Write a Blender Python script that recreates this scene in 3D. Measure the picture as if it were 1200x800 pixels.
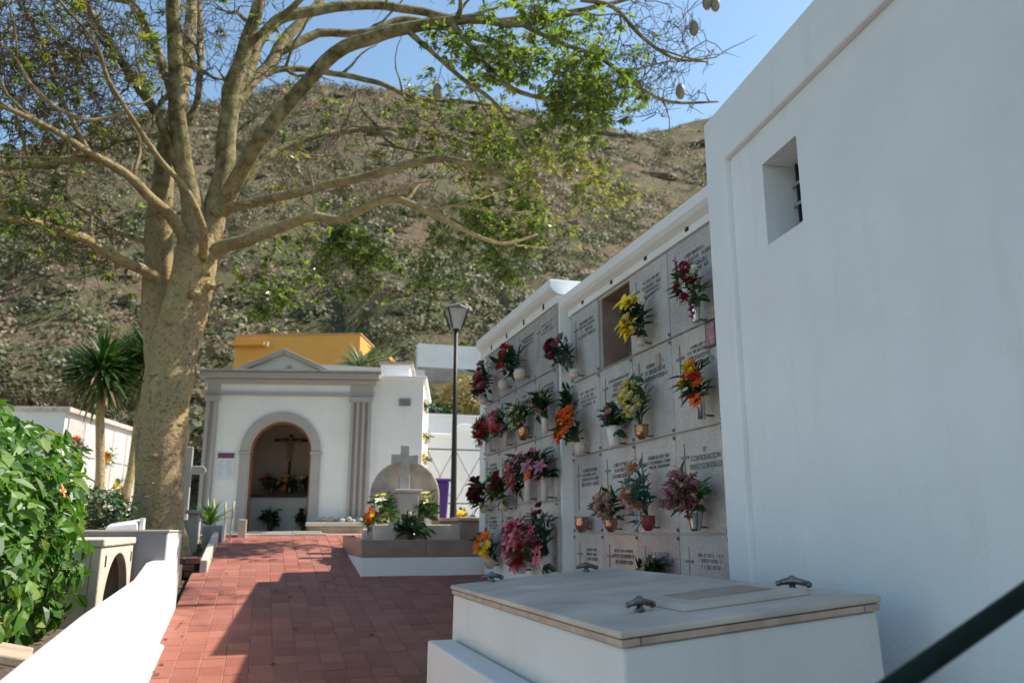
import bpy, bmesh, math, random
import numpy as np
from mathutils import Vector, Matrix, noise

random.seed(7)
rng = np.random.default_rng(11)
for o in list(bpy.data.objects):
    bpy.data.objects.remove(o)
scn = bpy.context.scene
C = scn.collection

# ------------------------------------------------------------------ camera, sky, sun, exposure
EYE = 1.78
cam_d = bpy.data.cameras.new('camera'); cam = bpy.data.objects.new('camera', cam_d); C.objects.link(cam)
HEAD, PITCH = math.radians(16.934), math.radians(13.02)
cam.location = (0, 0, EYE)
fwd = Vector((math.sin(HEAD) * math.cos(PITCH), math.cos(HEAD) * math.cos(PITCH), math.sin(PITCH)))
cam.rotation_euler = fwd.to_track_quat('-Z', 'Y').to_euler()
cam_d.sensor_width = 36.0; cam_d.lens = 28.8
cam_d.clip_start = 0.05; cam_d.clip_end = 2000
scn.camera = cam
cam_d.dof.use_dof = True; cam_d.dof.focus_distance = 4.6; cam_d.dof.aperture_fstop = 2.5

SUN = Vector((0.86, 0.06, 1.0)).normalized()          # direction towards the sun
w = bpy.data.worlds.new('World'); scn.world = w; w.use_nodes = True
nt = w.node_tree; nt.nodes.clear()
sky = nt.nodes.new('ShaderNodeTexSky'); sky.sky_type = 'NISHITA'; sky.sun_disc = False
sky.sun_elevation = math.asin(SUN.z); sky.sun_rotation = math.atan2(SUN.x, SUN.y)
sky.air_density = 1.1; sky.dust_density = 0.6; sky.ozone_density = 0.7; sky.altitude = 200
bg = nt.nodes.new('ShaderNodeBackground'); bg.inputs['Strength'].default_value = 0.098
wo = nt.nodes.new('ShaderNodeOutputWorld')
tn = nt.nodes.new('ShaderNodeMix'); tn.data_type = 'RGBA'; tn.blend_type = 'MULTIPLY'; tn.inputs[0].default_value = 1; tn.inputs[7].default_value = (.93, 1.01, .965, 1)   # the picture's slightly green white balance
nt.links.new(sky.outputs[0], tn.inputs[6]); nt.links.new(tn.outputs[2], bg.inputs[0]); nt.links.new(bg.outputs[0], wo.inputs[0])
sun_d = bpy.data.lights.new('sun', 'SUN'); sun_d.energy = 3.8; sun_d.angle = math.radians(0.53); sun_d.color = (1.0, 0.94, 0.85)
sun_o = bpy.data.objects.new('sun', sun_d); C.objects.link(sun_o)
sun_o.location = (20, 0, 30); sun_o.rotation_euler = SUN.to_track_quat('Z', 'Y').to_euler()
vs = scn.view_settings
vs.view_transform = 'Standard'; vs.look = 'None'; vs.exposure = 1.14; vs.gamma = 1; vs.use_curve_mapping = False

# ------------------------------------------------------------------ materials
MATS = {}
def new_mat(name):
    m = bpy.data.materials.new(name); m.use_nodes = True
    n = m.node_tree; b = n.nodes['Principled BSDF']
    return m, n, b
def N(n, t, **kw):
    nd = n.nodes.new(t)
    for k, v in kw.items():
        if k in nd.inputs: nd.inputs[k].default_value = v
        else: setattr(nd, k, v)
    return nd
def noise_tex(n, coord, scale, detail=4, rough=.55):
    t = N(n, 'ShaderNodeTexNoise', Scale=scale, Detail=detail, Roughness=rough)
    n.links.new(coord, t.inputs['Vector']); return t.outputs['Fac']
def ramp(n, fac, stops):
    r = n.nodes.new('ShaderNodeValToRGB'); n.links.new(fac, r.inputs[0])
    e = r.color_ramp.elements
    while len(e) < len(stops): e.new(.5)
    for i, (p, c) in enumerate(stops):
        e[i].position = p; e[i].color = (*c, 1) if len(c) == 3 else c
    return r.outputs[0]
def mixc(n, fac, a, b, mode='MIX'):
    m = n.nodes.new('ShaderNodeMix'); m.data_type = 'RGBA'; m.blend_type = mode
    for s, v in ((m.inputs[0], fac), (m.inputs[6], a), (m.inputs[7], b)):
        if isinstance(v, (int, float)): s.default_value = v
        elif isinstance(v, tuple): s.default_value = (*v, 1) if len(v) == 3 else v
        else: n.links.new(v, s)
    return m.outputs[2]
def bump(n, b, h, strength, dist=.01):
    bp = N(n, 'ShaderNodeBump', Strength=strength, Distance=dist)
    n.links.new(h, bp.inputs['Height']); n.links.new(bp.outputs[0], b.inputs['Normal'])
def coords(n, kind='Object'):
    return n.nodes.new('ShaderNodeTexCoord').outputs[kind]
def mul(c, k): return tuple(min(1, max(0, v * k)) for v in c)

def simple(name, col, rough=.6, var=.25, scale=9, bmp=.15, bscale=60, metal=0., spec=.5, rnd=0., dist=.006):
    if name in MATS: return MATS[name]
    m, n, b = new_mat(name); co = coords(n)
    c = ramp(n, noise_tex(n, co, scale, 5), [(.3, mul(col, 1 - var)), (.7, mul(col, 1 + var * .6))])
    if rnd:
        oi = n.nodes.new('ShaderNodeObjectInfo')
        k = ramp(n, oi.outputs['Random'], [(0, (1 - rnd,) * 3), (1, (1 + rnd * .4,) * 3)])
        c = mixc(n, 1., c, k, 'MULTIPLY')
    n.links.new(c, b.inputs['Base Color'])
    b.inputs['Roughness'].default_value = rough; b.inputs['Metallic'].default_value = metal
    b.inputs['Specular IOR Level'].default_value = spec
    if bmp: bump(n, b, noise_tex(n, co, bscale, 4), bmp, dist)
    MATS[name] = m; return m

def plaster(name, col, stain=(.55, .5, .42), amt=.25, bmp=.25):
    if name in MATS: return MATS[name]
    m, n, b = new_mat(name); co = coords(n)
    base = ramp(n, noise_tex(n, co, 1.7, 6, .6), [(.35, mul(col, .93)), (.65, col)])
    mp = N(n, 'ShaderNodeMapping'); mp.inputs['Scale'].default_value = (5, 5, .7)
    n.links.new(co, mp.inputs[0])
    streak = ramp(n, noise_tex(n, mp.outputs[0], 1.3, 7, .65), [(.56, (0, 0, 0)), (.82, (amt,) * 3)])
    c = mixc(n, streak, base, mul(stain, 1.))
    speck = ramp(n, noise_tex(n, co, 35, 3, .7), [(.71, (0, 0, 0)), (.8, (amt * .7,) * 3)])
    c = mixc(n, speck, c, mul(stain, .7))
    patch = ramp(n, noise_tex(n, co, .55, 3, .4), [(.55, (0, 0, 0)), (.57, (amt * .22,) * 3)])
    c = mixc(n, patch, c, mul(stain, 1.15))
    n.links.new(c, b.inputs['Base Color']); b.inputs['Roughness'].default_value = .85
    b.inputs['Specular IOR Level'].default_value = .2
    h = N(n, 'ShaderNodeMath', operation='ADD')
    n.links.new(noise_tex(n, co, 6, 5, .6), h.inputs[0]); n.links.new(noise_tex(n, co, 70, 3, .6), h.inputs[1])
    bump(n, b, h.outputs[0], bmp, .008)
    MATS[name] = m; return m

def granite(name, c1, c2, c3, rough=.3, scale=250):
    if name in MATS: return MATS[name]
    m, n, b = new_mat(name); co = coords(n)
    v = N(n, 'ShaderNodeTexVoronoi', Scale=scale); n.links.new(co, v.inputs['Vector'])
    sp = ramp(n, v.outputs['Color'], [(.1, c1), (.45, c2), (.85, c3)])
    big = ramp(n, noise_tex(n, co, 5, 4), [(.3, (.8, .8, .8)), (.7, (1.05, 1.04, 1.02))])
    oi = n.nodes.new('ShaderNodeObjectInfo')
    k = ramp(n, oi.outputs['Random'], [(0, (.82, .84, .88)), (.5, (1, 1, 1)), (1, (1.06, 1.0, .95))])
    c = mixc(n, 1., mixc(n, 1., sp, big, 'MULTIPLY'), k, 'MULTIPLY')
    n.links.new(c, b.inputs['Base Color']); b.inputs['Roughness'].default_value = rough
    MATS[name] = m; return m

def leafmat(name, c1, c2, trans=.35, rough=.4, attr=False, old=None):
    if name in MATS: return MATS[name]
    m, n, b = new_mat(name); co = coords(n)
    g = n.nodes.new('ShaderNodeNewGeometry')
    if attr:
        a = N(n, 'ShaderNodeAttribute', attribute_name='tint'); c = a.outputs['Color']
    else:
        k = mixc(n, .5, noise_tex(n, co, 3, 3), g.outputs['Random Per Island'])
        c = ramp(n, k, [(.28, c1), (.66, c2)] + ([(.76, old)] if old else []))
    n.links.new(c, b.inputs['Base Color']); b.inputs['Roughness'].default_value = rough
    if trans:
        t = n.nodes.new('ShaderNodeBsdfTranslucent'); n.links.new(mixc(n, 1., c, (1.2, 1.25, .6), 'MULTIPLY'), t.inputs[0])
        mx = n.nodes.new('ShaderNodeMixShader')
        mx.inputs[0].default_value = trans
        n.links.new(b.outputs[0], mx.inputs[1]); n.links.new(t.outputs[0], mx.inputs[2])
        n.links.new(mx.outputs[0], n.nodes['Material Output'].inputs[0])
    MATS[name] = m; return m

def bark_mat():
    m, n, b = new_mat('bark'); co = coords(n)
    mp = N(n, 'ShaderNodeMapping'); mp.inputs['Scale'].default_value = (1, 1, .45); n.links.new(co, mp.inputs[0])
    f1 = noise_tex(n, mp.outputs[0], 3.2, 7, .68)
    c = ramp(n, f1, [(.3, (.24, .165, .105)), (.45, (.46, .33, .18)), (.58, (.45, .33, .14)), (.72, (.60, .46, .29))])
    f2 = noise_tex(n, co, 22, 5, .7)
    c = mixc(n, ramp(n, f2, [(.52, (0, 0, 0)), (.64, (.8,) * 3)]), c, (.12, .085, .06))
    sep = n.nodes.new('ShaderNodeSeparateXYZ'); n.links.new(co, sep.inputs[0])
    mr = N(n, 'ShaderNodeMapRange'); mr.inputs[1].default_value = 5.2; mr.inputs[2].default_value = 7.0
    n.links.new(sep.outputs[2], mr.inputs[0])
    up = ramp(n, noise_tex(n, co, 6, 5, .6), [(.35, (.085, .07, .03)), (.48, (.21, .175, .07)), (.66, (.37, .29, .17))])
    c = mixc(n, mr.outputs[0], c, up)
    n.links.new(c, b.inputs['Base Color']); b.inputs['Roughness'].default_value = .85
    b.inputs['Specular IOR Level'].default_value = .25
    h = N(n, 'ShaderNodeMath', operation='ADD')
    n.links.new(f1, h.inputs[0]); n.links.new(f2, h.inputs[1])
    bump(n, b, h.outputs[0], .9, .05)
    MATS['bark'] = m; return m

def tile_mat(name='terracotta'):
    m, n, b = new_mat(name); co = coords(n); gen = coords(n, 'Generated')
    oi = n.nodes.new('ShaderNodeObjectInfo'); geo = n.nodes.new('ShaderNodeNewGeometry')
    wn = n.nodes.new('ShaderNodeTexWhiteNoise'); wn.noise_dimensions = '2D'
    rd = N(n, 'ShaderNodeMath', operation='ADD')
    n.links.new(oi.outputs['Random'], rd.inputs[0]); n.links.new(geo.outputs['Random Per Island'], rd.inputs[1])
    fr = N(n, 'ShaderNodeMath', operation='FRACT'); n.links.new(rd.outputs[0], fr.inputs[0])
    c = ramp(n, fr.outputs[0], [(0, (.23, .075, .05)), (.5, (.29, .098, .066)), (1, (.34, .125, .085))])
    pos = geo.outputs['Position']
    c = mixc(n, ramp(n, noise_tex(n, pos, 1.1, 5, .65), [(.46, (0, 0, 0)), (.76, (.4,) * 3)]), c, (.40, .22, .16))
    c = mixc(n, ramp(n, noise_tex(n, pos, 28, 4, .7), [(.58, (0, 0, 0)), (.72, (.55,) * 3)]), c, (.15, .06, .045))
    n.links.new(c, b.inputs['Base Color']); b.inputs['Roughness'].default_value = .62
    b.inputs['Specular IOR Level'].default_value = .35
    hs = []
    for d in ('X', 'Y'):
        wv = n.nodes.new('ShaderNodeTexWave'); wv.bands_direction = d; wv.inputs['Scale'].default_value = 9.0
        n.links.new(pos, wv.inputs['Vector']); hs.append(wv.outputs['Fac'])
    h = N(n, 'ShaderNodeMath', operation='MINIMUM'); n.links.new(hs[0], h.inputs[0]); n.links.new(hs[1], h.inputs[1])
    bump(n, b, h.outputs[0], .25, .004)
    MATS[name] = m; return m

def hill_mat():
    m, n, b = new_mat('hillside_soil'); co = coords(n)
    f = noise_tex(n, co, .09, 9, .68)
    c = ramp(n, f, [(.3, (.09, .075, .045)), (.42, (.19, .13, .088)), (.52, (.12, .12, .055)), (.6, (.22, .155, .105)), (.72, (.28, .21, .14))])
    c = mixc(n, ramp(n, noise_tex(n, co, .9, 6, .7), [(.5, (0, 0, 0)), (.64, (.8,) * 3)]), c, (.10, .105, .05))
    c = mixc(n, ramp(n, noise_tex(n, co, 2.3, 5, .7), [(.58, (0, 0, 0)), (.7, (.7,) * 3)]), c, (.33, .28, .22))
    n.links.new(c, b.inputs['Base Color']); b.inputs['Roughness'].default_value = .95
    b.inputs['Specular IOR Level'].default_value = .1
    bump(n, b, noise_tex(n, co, 1.2, 8, .7), 1., .6)
    MATS['hillside_soil'] = m; return m

WHITE = plaster('white_plaster', (.80, .79, .77))
WHITE2 = plaster('white_plaster_aged', (.73, .715, .69), amt=.5, bmp=.4)
COOL = plaster('white_plaster_smooth', (.82, .82, .82), amt=.3, bmp=.4)
CORN = plaster('white_cornice', (.80, .77, .75), amt=.2)
GREYP = plaster('grey_plaster', (.27, .27, .285), amt=.15)
TRIM = plaster('warm_grey_trim', (.40, .37, .35), amt=.2, bmp=.2)
CEMENT = simple('cement', (.36, .33, .29), .9, .3, 4, .5, 40)
CONCR = plaster('pale_concrete', (.52, .47, .40), amt=.4)
BEIGE = simple('beige_stone', (.62, .52, .42), .7, .18, 5, .3, 50)
SLAB = simple('marble_slab', (.55, .475, .40), .65, .28, 2.6, .2, 30, spec=.3)
SLABE = simple('marble_slab_edge', (.50, .38, .29), .7, .3, 9, .3, 40)
SANDST = simple('sandstone', (.40, .30, .22), .8, .3, 5, .4, 35)
BROWNST = simple('brown_granite', (.27, .19, .15), .4, .22, 6, .1, 60)
HEADST = simple('headstone_stone', (.44, .37, .30), .8, .35, 5, .5, 28)
CROSSST = simple('cross_granite', (.42, .38, .35), .6, .15, 9, .2, 60)
GRAN = granite('grey_granite', (.32, .30, .295), (.50, .475, .46), (.66, .635, .61))
GRANP = granite('pink_granite', (.34, .27, .25), (.56, .43, .39), (.68, .58, .54))
GRAND = granite('blue_grey_granite', (.23, .23, .24), (.38, .38, .39), (.52, .52, .52))
INK = simple('inscription_ink', (.22, .21, .205), .6, .2, 20, 0)
DARK = simple('dark_void', (.02, .019, .018), .9, .2, 5, 0)
IRON = simple('dark_iron', (.016, .015, .015), .5, .3, 9, .1, 60, metal=.3)
BRONZE = simple('aged_bronze', (.20, .19, .18), .28, .4, 30, .3, 60, metal=.9)
STEEL = simple('brushed_steel', (.62, .62, .63), .25, .15, 20, .05, 80, metal=1.)
COPPER = simple('copper_vase', (.45, .25, .17), .25, .3, 20, .1, 60, metal=.85)
CREAM = simple('cream_ceramic', (.62, .50, .42), .3, .15, 12, .1, 50)
WHCER = simple('white_ceramic', (.68, .66, .64), .3, .12, 12, .1, 50)
REDCER = simple('red_ceramic', (.30, .05, .05), .3, .2, 12, .1, 50)
GREENP = simple('dark_green_paint', (.006, .016, .012), .5, .4, 14, .15, 50, spec=.15)
WOOD = simple('dark_wood', (.055, .028, .016), .6, .4, 12, .2, 40)
DOORW = simple('door_wood', (.24, .085, .035), .55, .35, 8, .2, 40)
BAMB = simple('bamboo', (.52, .40, .22), .6, .25, 14, .2, 50)
FLESH = simple('painted_wood_figure', (.40, .22, .13), .6, .25, 14, .1, 50)
OCHRE = plaster('ochre_plaster', (.66, .34, .08), stain=(.35, .2, .08), amt=.2)
PURPLE = simple('purple_plastic', (.10, .035, .24), .45, .15, 6, .05, 40)
SOIL = simple('garden_soil', (.12, .085, .06), .95, .5, 14, .8, 22, dist=.03)
MORTAR = simple('mortar', (.40, .21, .155), .9, .35, 9, .5, 60)
BRICKM = simple('edging_brick', (.20, .095, .07), .8, .35, 9, .5, 40, rnd=.4)
ROCK = simple('hill_rock', (.20, .15, .11), .95, .45, 1.5, .9, 3, dist=.2)
LAVA = simple('dark_lava_stone', (.09, .07, .055), .9, .5, 4, .8, 10, dist=.05)
BARK = bark_mat(); TILE = tile_mat(); HILL = hill_mat()
POD = simple('seed_pod_husk', (.22, .19, .12), .6, .35, 14, .3, 40)
GLASSB = simple('lamp_glass', (.35, .36, .36), .15, .1, 5, 0)
def fmat(name, col, rough=.5):
    return leafmat('petal_' + name, mul(col, .85), mul(col, 1.5), .25, rough)
COL = dict(red=(.42, .02, .025), burgundy=(.10, .012, .03), purple=(.20, .01, .14), magenta=(.33, .02, .13), pink=(.50, .14, .18),
           palepink=(.55, .34, .31), mauve=(.30, .12, .17), orange=(.75, .13, .01), yellow=(.78, .50, .02), paleyellow=(.68, .57, .22),
           white=(.68, .66, .60), cream=(.60, .54, .38), rust=(.36, .11, .05), maroon=(.16, .03, .04), dried=(.30, .21, .15), salmon=(.62, .25, .10))
LEAFD = leafmat('bouquet_leaf_dark', (.012, .035, .014), (.035, .085, .03), .2, .4)
LEAFM = leafmat('bouquet_leaf_mid', (.03, .08, .02), (.08, .15, .04), .25, .4)
LEAFT = leafmat('eucalyptus_leaf', (.02, .085, .07), (.06, .17, .14), .15, .4)
HEDGE = leafmat('hedge_leaf', (.03, .10, .012), (.115, .25, .035), .35, .45, old=(.22, .30, .07))
HEDGED = leafmat('clipped_hedge_leaf', (.012, .05, .008), (.035, .10, .02), .3, .45)
TREEL = leafmat('tree_leaf', (.03, .065, .012), (.24, .32, .07), .5, .28)
TREEY = leafmat('tree_leaf_pale', (.13, .15, .035), (.32, .30, .08), .45, .4)
YUCCA = leafmat('yucca_leaf', (.012, .035, .014), (.05, .13, .025), .2, .35)
YUCCAD = leafmat('yucca_leaf_dry', (.16, .11, .05), (.34, .25, .12), .2, .6)
BUSH = leafmat('bush_leaf', (0, 0, 0), (1, 1, 1), .15, .7, attr=True)

# ------------------------------------------------------------------ mesh helpers
def icosa(sub):
    bm = bmesh.new(); bmesh.ops.create_icosphere(bm, subdivisions=sub, radius=1)
    v = [tuple(x.co) for x in bm.verts]; f = [tuple(x.index for x in q.verts) for q in bm.faces]
    bm.free(); return v, f
ICO = {1: icosa(1), 2: icosa(2)}
def basis(d):
    d = Vector(d).normalized()
    a = Vector((0, 0, 1)) if abs(d.z) < .9 else Vector((1, 0, 0))
    u = d.cross(a).normalized(); return d, u, d.cross(u)

class MB:
    def __init__(s): s.v = []; s.f = []
    def add(s, vs, fs):
        k = len(s.v); s.v += [tuple(x) for x in vs]; s.f += [tuple(i + k for i in f) for f in fs]; return s
    def box(s, x0, x1, y0, y1, z0, z1):
        return s.hexa([(x0, y0, z0), (x1, y0, z0), (x1, y1, z0), (x0, y1, z0), (x0, y0, z1), (x1, y0, z1), (x1, y1, z1), (x0, y1, z1)])
    def hexa(s, p):
        return s.add(p, [(3, 2, 1, 0), (4, 5, 6, 7), (0, 1, 5, 4), (1, 2, 6, 5), (2, 3, 7, 6), (3, 0, 4, 7)])
    def prism(s, poly, axis, a, b):
        def mk(t):
            if axis == 'y': return [(u, t, w_) for u, w_ in poly]
            if axis == 'x': return [(t, u, w_) for u, w_ in poly]
            return [(u, w_, t) for u, w_ in poly]
        n = len(poly)
        return s.add(mk(a) + mk(b), [tuple(range(n)), tuple(range(2 * n - 1, n - 1, -1))] + [(i, i + n, (i + 1) % n + n, (i + 1) % n) for i in range(n)])
    def tube(s, pts, rad, n=8, cap=True):
        pts = [Vector(p) for p in pts]; k = len(s.v)
        if not isinstance(rad, (list, tuple)): rad = [rad] * len(pts)
        u = None
        for i, p in enumerate(pts):
            d = (pts[min(i + 1, len(pts) - 1)] - pts[max(i - 1, 0)])
            if d.length < 1e-7: d = Vector((0, 0, 1))
            d.normalize()
            if u is None: _, u, _ = basis(d)
            u = (u - d * u.dot(d))
            u = u.normalized() if u.length > 1e-5 else basis(d)[1]
            v = d.cross(u)
            for j in range(n):
                a = 2 * math.pi * j / n
                s.v.append(tuple(p + (u * math.cos(a) + v * math.sin(a)) * rad[i]))
        for i in range(len(pts) - 1):
            for j in range(n):
                a = k + i * n + j; b_ = k + i * n + (j + 1) % n
                s.f.append((a, b_, b_ + n, a + n))
        if cap:
            s.f.append(tuple(k + j for j in range(n - 1, -1, -1))); s.f.append(tuple(k + (len(pts) - 1) * n + j for j in range(n)))
        return s
    def lathe(s, prof, c=(0, 0, 0), n=14, cap=True):
        k = len(s.v)
        for r, z in prof:
            for j in range(n):
                a = 2 * math.pi * j / n; s.v.append((c[0] + r * math.cos(a), c[1] + r * math.sin(a), c[2] + z))
        for i in range(len(prof) - 1):
            for j in range(n):
                a = k + i * n + j; b_ = k + i * n + (j + 1) % n; s.f.append((a, b_, b_ + n, a + n))
        if cap:
            s.f.append(tuple(k + j for j in range(n - 1, -1, -1))); s.f.append(tuple(k + (len(prof) - 1) * n + j for j in range(n)))
        return s
    def ico(s, c, r, sub=1, sc=(1, 1, 1), jit=0):
        v, f = ICO[sub]
        return s.add([(c[0] + x * r * sc[0] * (1 + random.uniform(-jit, jit)), c[1] + y * r * sc[1] * (1 + random.uniform(-jit, jit)), c[2] + z * r * sc[2] * (1 + random.uniform(-jit, jit))) for x, y, z in v], f)
    def leaf(s, p, d, nrm, L, W, fold=.25, droop=.15):
        p = Vector(p); d = Vector(d).normalized(); nrm = Vector(nrm)
        sd = d.cross(nrm)
        sd = sd.normalized() if sd.length > 1e-5 else basis(d)[1]
        up = sd.cross(d)
        m1 = p + d * L * .38; m2 = p + d * L * .72 - up * L * droop * .5; t = p + d * L - up * L * droop
        a1 = m1 + sd * W * .5 + up * W * fold; b1 = m1 - sd * W * .5 + up * W * fold
        a2 = m2 + sd * W * .36 + up * W * fold * .7; b2 = m2 - sd * W * .36 + up * W * fold * .7
        return s.add([p, a1, m1, b1, a2, m2, b2, t], [(0, 2, 1), (0, 3, 2), (1, 2, 5, 4), (2, 3, 6, 5), (4, 5, 7), (5, 6, 7)])
    def rhomb(s, p, d, sd, L, W):
        p = Vector(p); d = Vector(d); sd = Vector(sd)
        return s.add([p, p + d * L * .55 + sd * W * .5, p + d * L, p + d * L * .55 - sd * W * .5], [(0, 1, 2, 3)])
    def mesh(s, name):
        m = bpy.data.meshes.new(name); m.from_pydata(s.v, [], s.f); m.update(); return m
    def build(s, name, mat, parent=None, smooth=False, bevel=0., segs=2, kind=None, label=None):
        m = s.mesh(name); return put(m, name, mat, parent, smooth, bevel, segs, kind, label)

def put(m, name, mat, parent=None, smooth=False, bevel=0., segs=2, kind=None, label=None):
    if mat and not m.materials: m.materials.append(mat)
    if smooth:
        m.polygons.foreach_set('use_smooth', [True] * len(m.polygons))
    o = bpy.data.objects.new(name, m); C.objects.link(o)
    if parent: child(o, parent)
    if bevel:
        b = o.modifiers.new('bevel', 'BEVEL'); b.width = bevel; b.segments = segs; b.limit_method = 'ANGLE'; b.angle_limit = math.radians(40)
    if kind: o['kind'] = kind
    if label: o['label'] = label
    return o
def world_of(o):
    return world_of(o.parent) @ o.matrix_parent_inverse @ o.matrix_basis if o.parent else o.matrix_basis.copy()
def child(o, parent):
    o.parent = parent; o.matrix_parent_inverse = world_of(parent).inverted()
def local_child(o, parent):           # o is built in the parent's own frame
    o.parent = parent
def thing(name, label, cat, loc=(0, 0, 0), rz=0, group=None):
    o = bpy.data.objects.new(name, None); C.objects.link(o); o.empty_display_size = .2
    o.location = loc; o.rotation_euler = (0, 0, rz); return tag(o, label, cat, group)
def tag(o, label, cat, group=None):
    o['label'] = label; o['category'] = cat
    if group: o['group'] = group
    return o
def structure(o): o['kind'] = 'structure'; return o

# ------------------------------------------------------------------ terrain
SLOPE = .13
def rz(y): return SLOPE * y                      # height of the sloping path
CX = [-300, -120, -46, -33, -26, -11, 2, 15, 31, 46, 61, 73, 91, 108, 133, 200, 400]
CZ = [10, 34, 61, 67, 74, 80.4, 86.6, 88.5, 87.7, 87.7, 87.2, 87, 92.9, 97.8, 105, 112, 90]
def sstep(a, b, x):
    t = np.clip((x - a) / (b - a), 0, 1); return t * t * (3 - 2 * t)
def fbm(x, y, s, o=4):
    return noise.fractal(Vector((x * s, y * s, 3.7)), 1.0, 2.0, o)
def height(x, y):
    if y < 13.6: return SLOPE * max(y, -12) - .08
    z = 1.69
    c = float(np.interp(x, CX, CZ))
    if y > 27:
        t = (y - 27) / 123
        z += (c - 1.7) * (t if t < 1 else 1 - .12 * (t - 1)) 
        a = min(1, (y - 27) / 18)
        z += a * (fbm(x, y, .045, 5) * 2.4 * (1 if t > .98 else 1) + fbm(x + 50, y, .16, 4) * 1.3) * (.55 if abs(t - 1) < .1 else 1)
    z += float(sstep(3.2, 5.5, np.array(x)) * sstep(22.8, 30, np.array(y)) * (1 - sstep(35, 75, np.array(y)))) * 3.0
    return z
def terrain():
    xs = np.concatenate([np.arange(-150, -30, 5), np.arange(-30, 50, 1.6), np.arange(50, 230, 4)])
    ys = np.concatenate([np.arange(-14, 13.4, 2.7), [13.55, 13.65], np.arange(15, 60, 1.3), np.arange(60, 170, 2.4), np.arange(170, 330, 10)])
    mb = MB(); nx = len(xs)
    for y in ys:
        for x in xs: mb.v.append((float(x), float(y), height(float(x), float(y))))
    for j in range(len(ys) - 1):
        for i in range(nx - 1):
            a = j * nx + i; mb.f.append((a, a + 1, a + nx + 1, a + nx))
    return structure(mb.build('hillside', HILL, smooth=True))
terrain()

def bushes():
    PAL = np.array([(.12, .145, .045), (.18, .195, .085), (.24, .245, .14), (.31, .25, .14), (.25, .17, .11), (.065, .09, .03), (.38, .32, .21), (.17, .125, .08)])
    V = []; F = []; T = []; k = 0
    n = 13500
    u = rng.random(n) ** 1.25
    Y = 29 + u * 130
    X = rng.random(n) * (Y * 1.62 + 22) - (Y * .36 + 12)
    for i in range(n):
        x, y = float(X[i]), float(Y[i])
        if y < 33 and 4.5 < x < 12 and y > 30: continue
        dens = fbm(x, y, .07, 3)
        if dens < -.25 and random.random() < .7: continue
        h = height(x, y)
        s = random.uniform(.4, 1.15) * (1 + .5 * (y > 70)) * (1.25 if dens > .2 else 1)
        up = min(1, (y - 27) / 90)
        p = np.array([.27, .25, .16, .07, .06, .14, .03, .02]) * (1 - up) + np.array([.05, .08, .1, .18, .25, .06, .14, .14]) * up
        c = PAL[rng.choice(8, p=p / p.sum())] * random.uniform(.5, .88)
        m = 34 if y > 70 else 56
        d = rng.normal(size=(m, 3)); d[:, 2] = np.abs(d[:, 2]) * .9 + .05; d /= np.linalg.norm(d, axis=1)[:, None]
        r = s * rng.uniform(.45, 1, m)[:, None]
        ctr = np.array([x, y, h - .08]) + d * r * np.array([1, 1, .8])
        nn = d + rng.normal(size=(m, 3)) * .28; nn /= np.linalg.norm(nn, axis=1)[:, None]
        t = np.cross(nn, rng.normal(size=(m, 3))); t /= np.linalg.norm(t, axis=1)[:, None]
        b = np.cross(nn, t); q = s * rng.uniform(.06, .15, m)[:, None]
        V.append(np.stack([ctr - t * q, ctr - b * q * .7, ctr + t * q, ctr + b * q * .7], 1).reshape(-1, 3))
        F.append(np.arange(m * 4).reshape(-1, 4) + k); k += m * 4
        T.append(np.repeat(c[None] * rng.uniform(.85, 1.12, (m, 1)), 4, 0))
    V = np.concatenate(V); F = np.concatenate(F); T = np.concatenate(T)
    me = bpy.data.meshes.new('hillside_scrub'); me.from_pydata(V.tolist(), [], F.tolist()); me.update()
    at = me.color_attributes.new('tint', 'FLOAT_COLOR', 'POINT')
    at.data.foreach_set('color', np.concatenate([np.clip(T, 0, 1), np.ones((len(T), 1))], 1).astype(np.float32).ravel())
    o = put(me, 'hillside_scrub', BUSH, kind='stuff')
    o['label'] = 'dry green and brown scrub bushes covering the hillside'; o['category'] = 'bushes'
bushes()
def rocks():
    R = random.Random(31); mb = MB()
    spots = [(R.uniform(52, 100), R.uniform(95, 140)) for _ in range(40)] + [(R.uniform(-.3, 1.15) * y + R.uniform(-8, 8), y) for y in (R.uniform(36, 145) for _ in range(330))]
    for i, (x, y) in enumerate(spots):
        s = R.uniform(.25, 1.0) * (1.3 if i < 40 else .8) * (1 + (y > 80) * .4)
        random.seed(i); mb.ico((x, y, height(x, y) - s * .18), s, 2 if s > .9 else 1, (R.uniform(1.0, 2.4), R.uniform(.7, 1.2), R.uniform(.4, .7)), .18)
    o = mb.build('hillside_rocks', ROCK, kind='stuff'); o['label'] = 'brown rocks and small outcrops strewn over the hillside'; o['category'] = 'rocks'
rocks(); random.seed(8)

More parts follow.
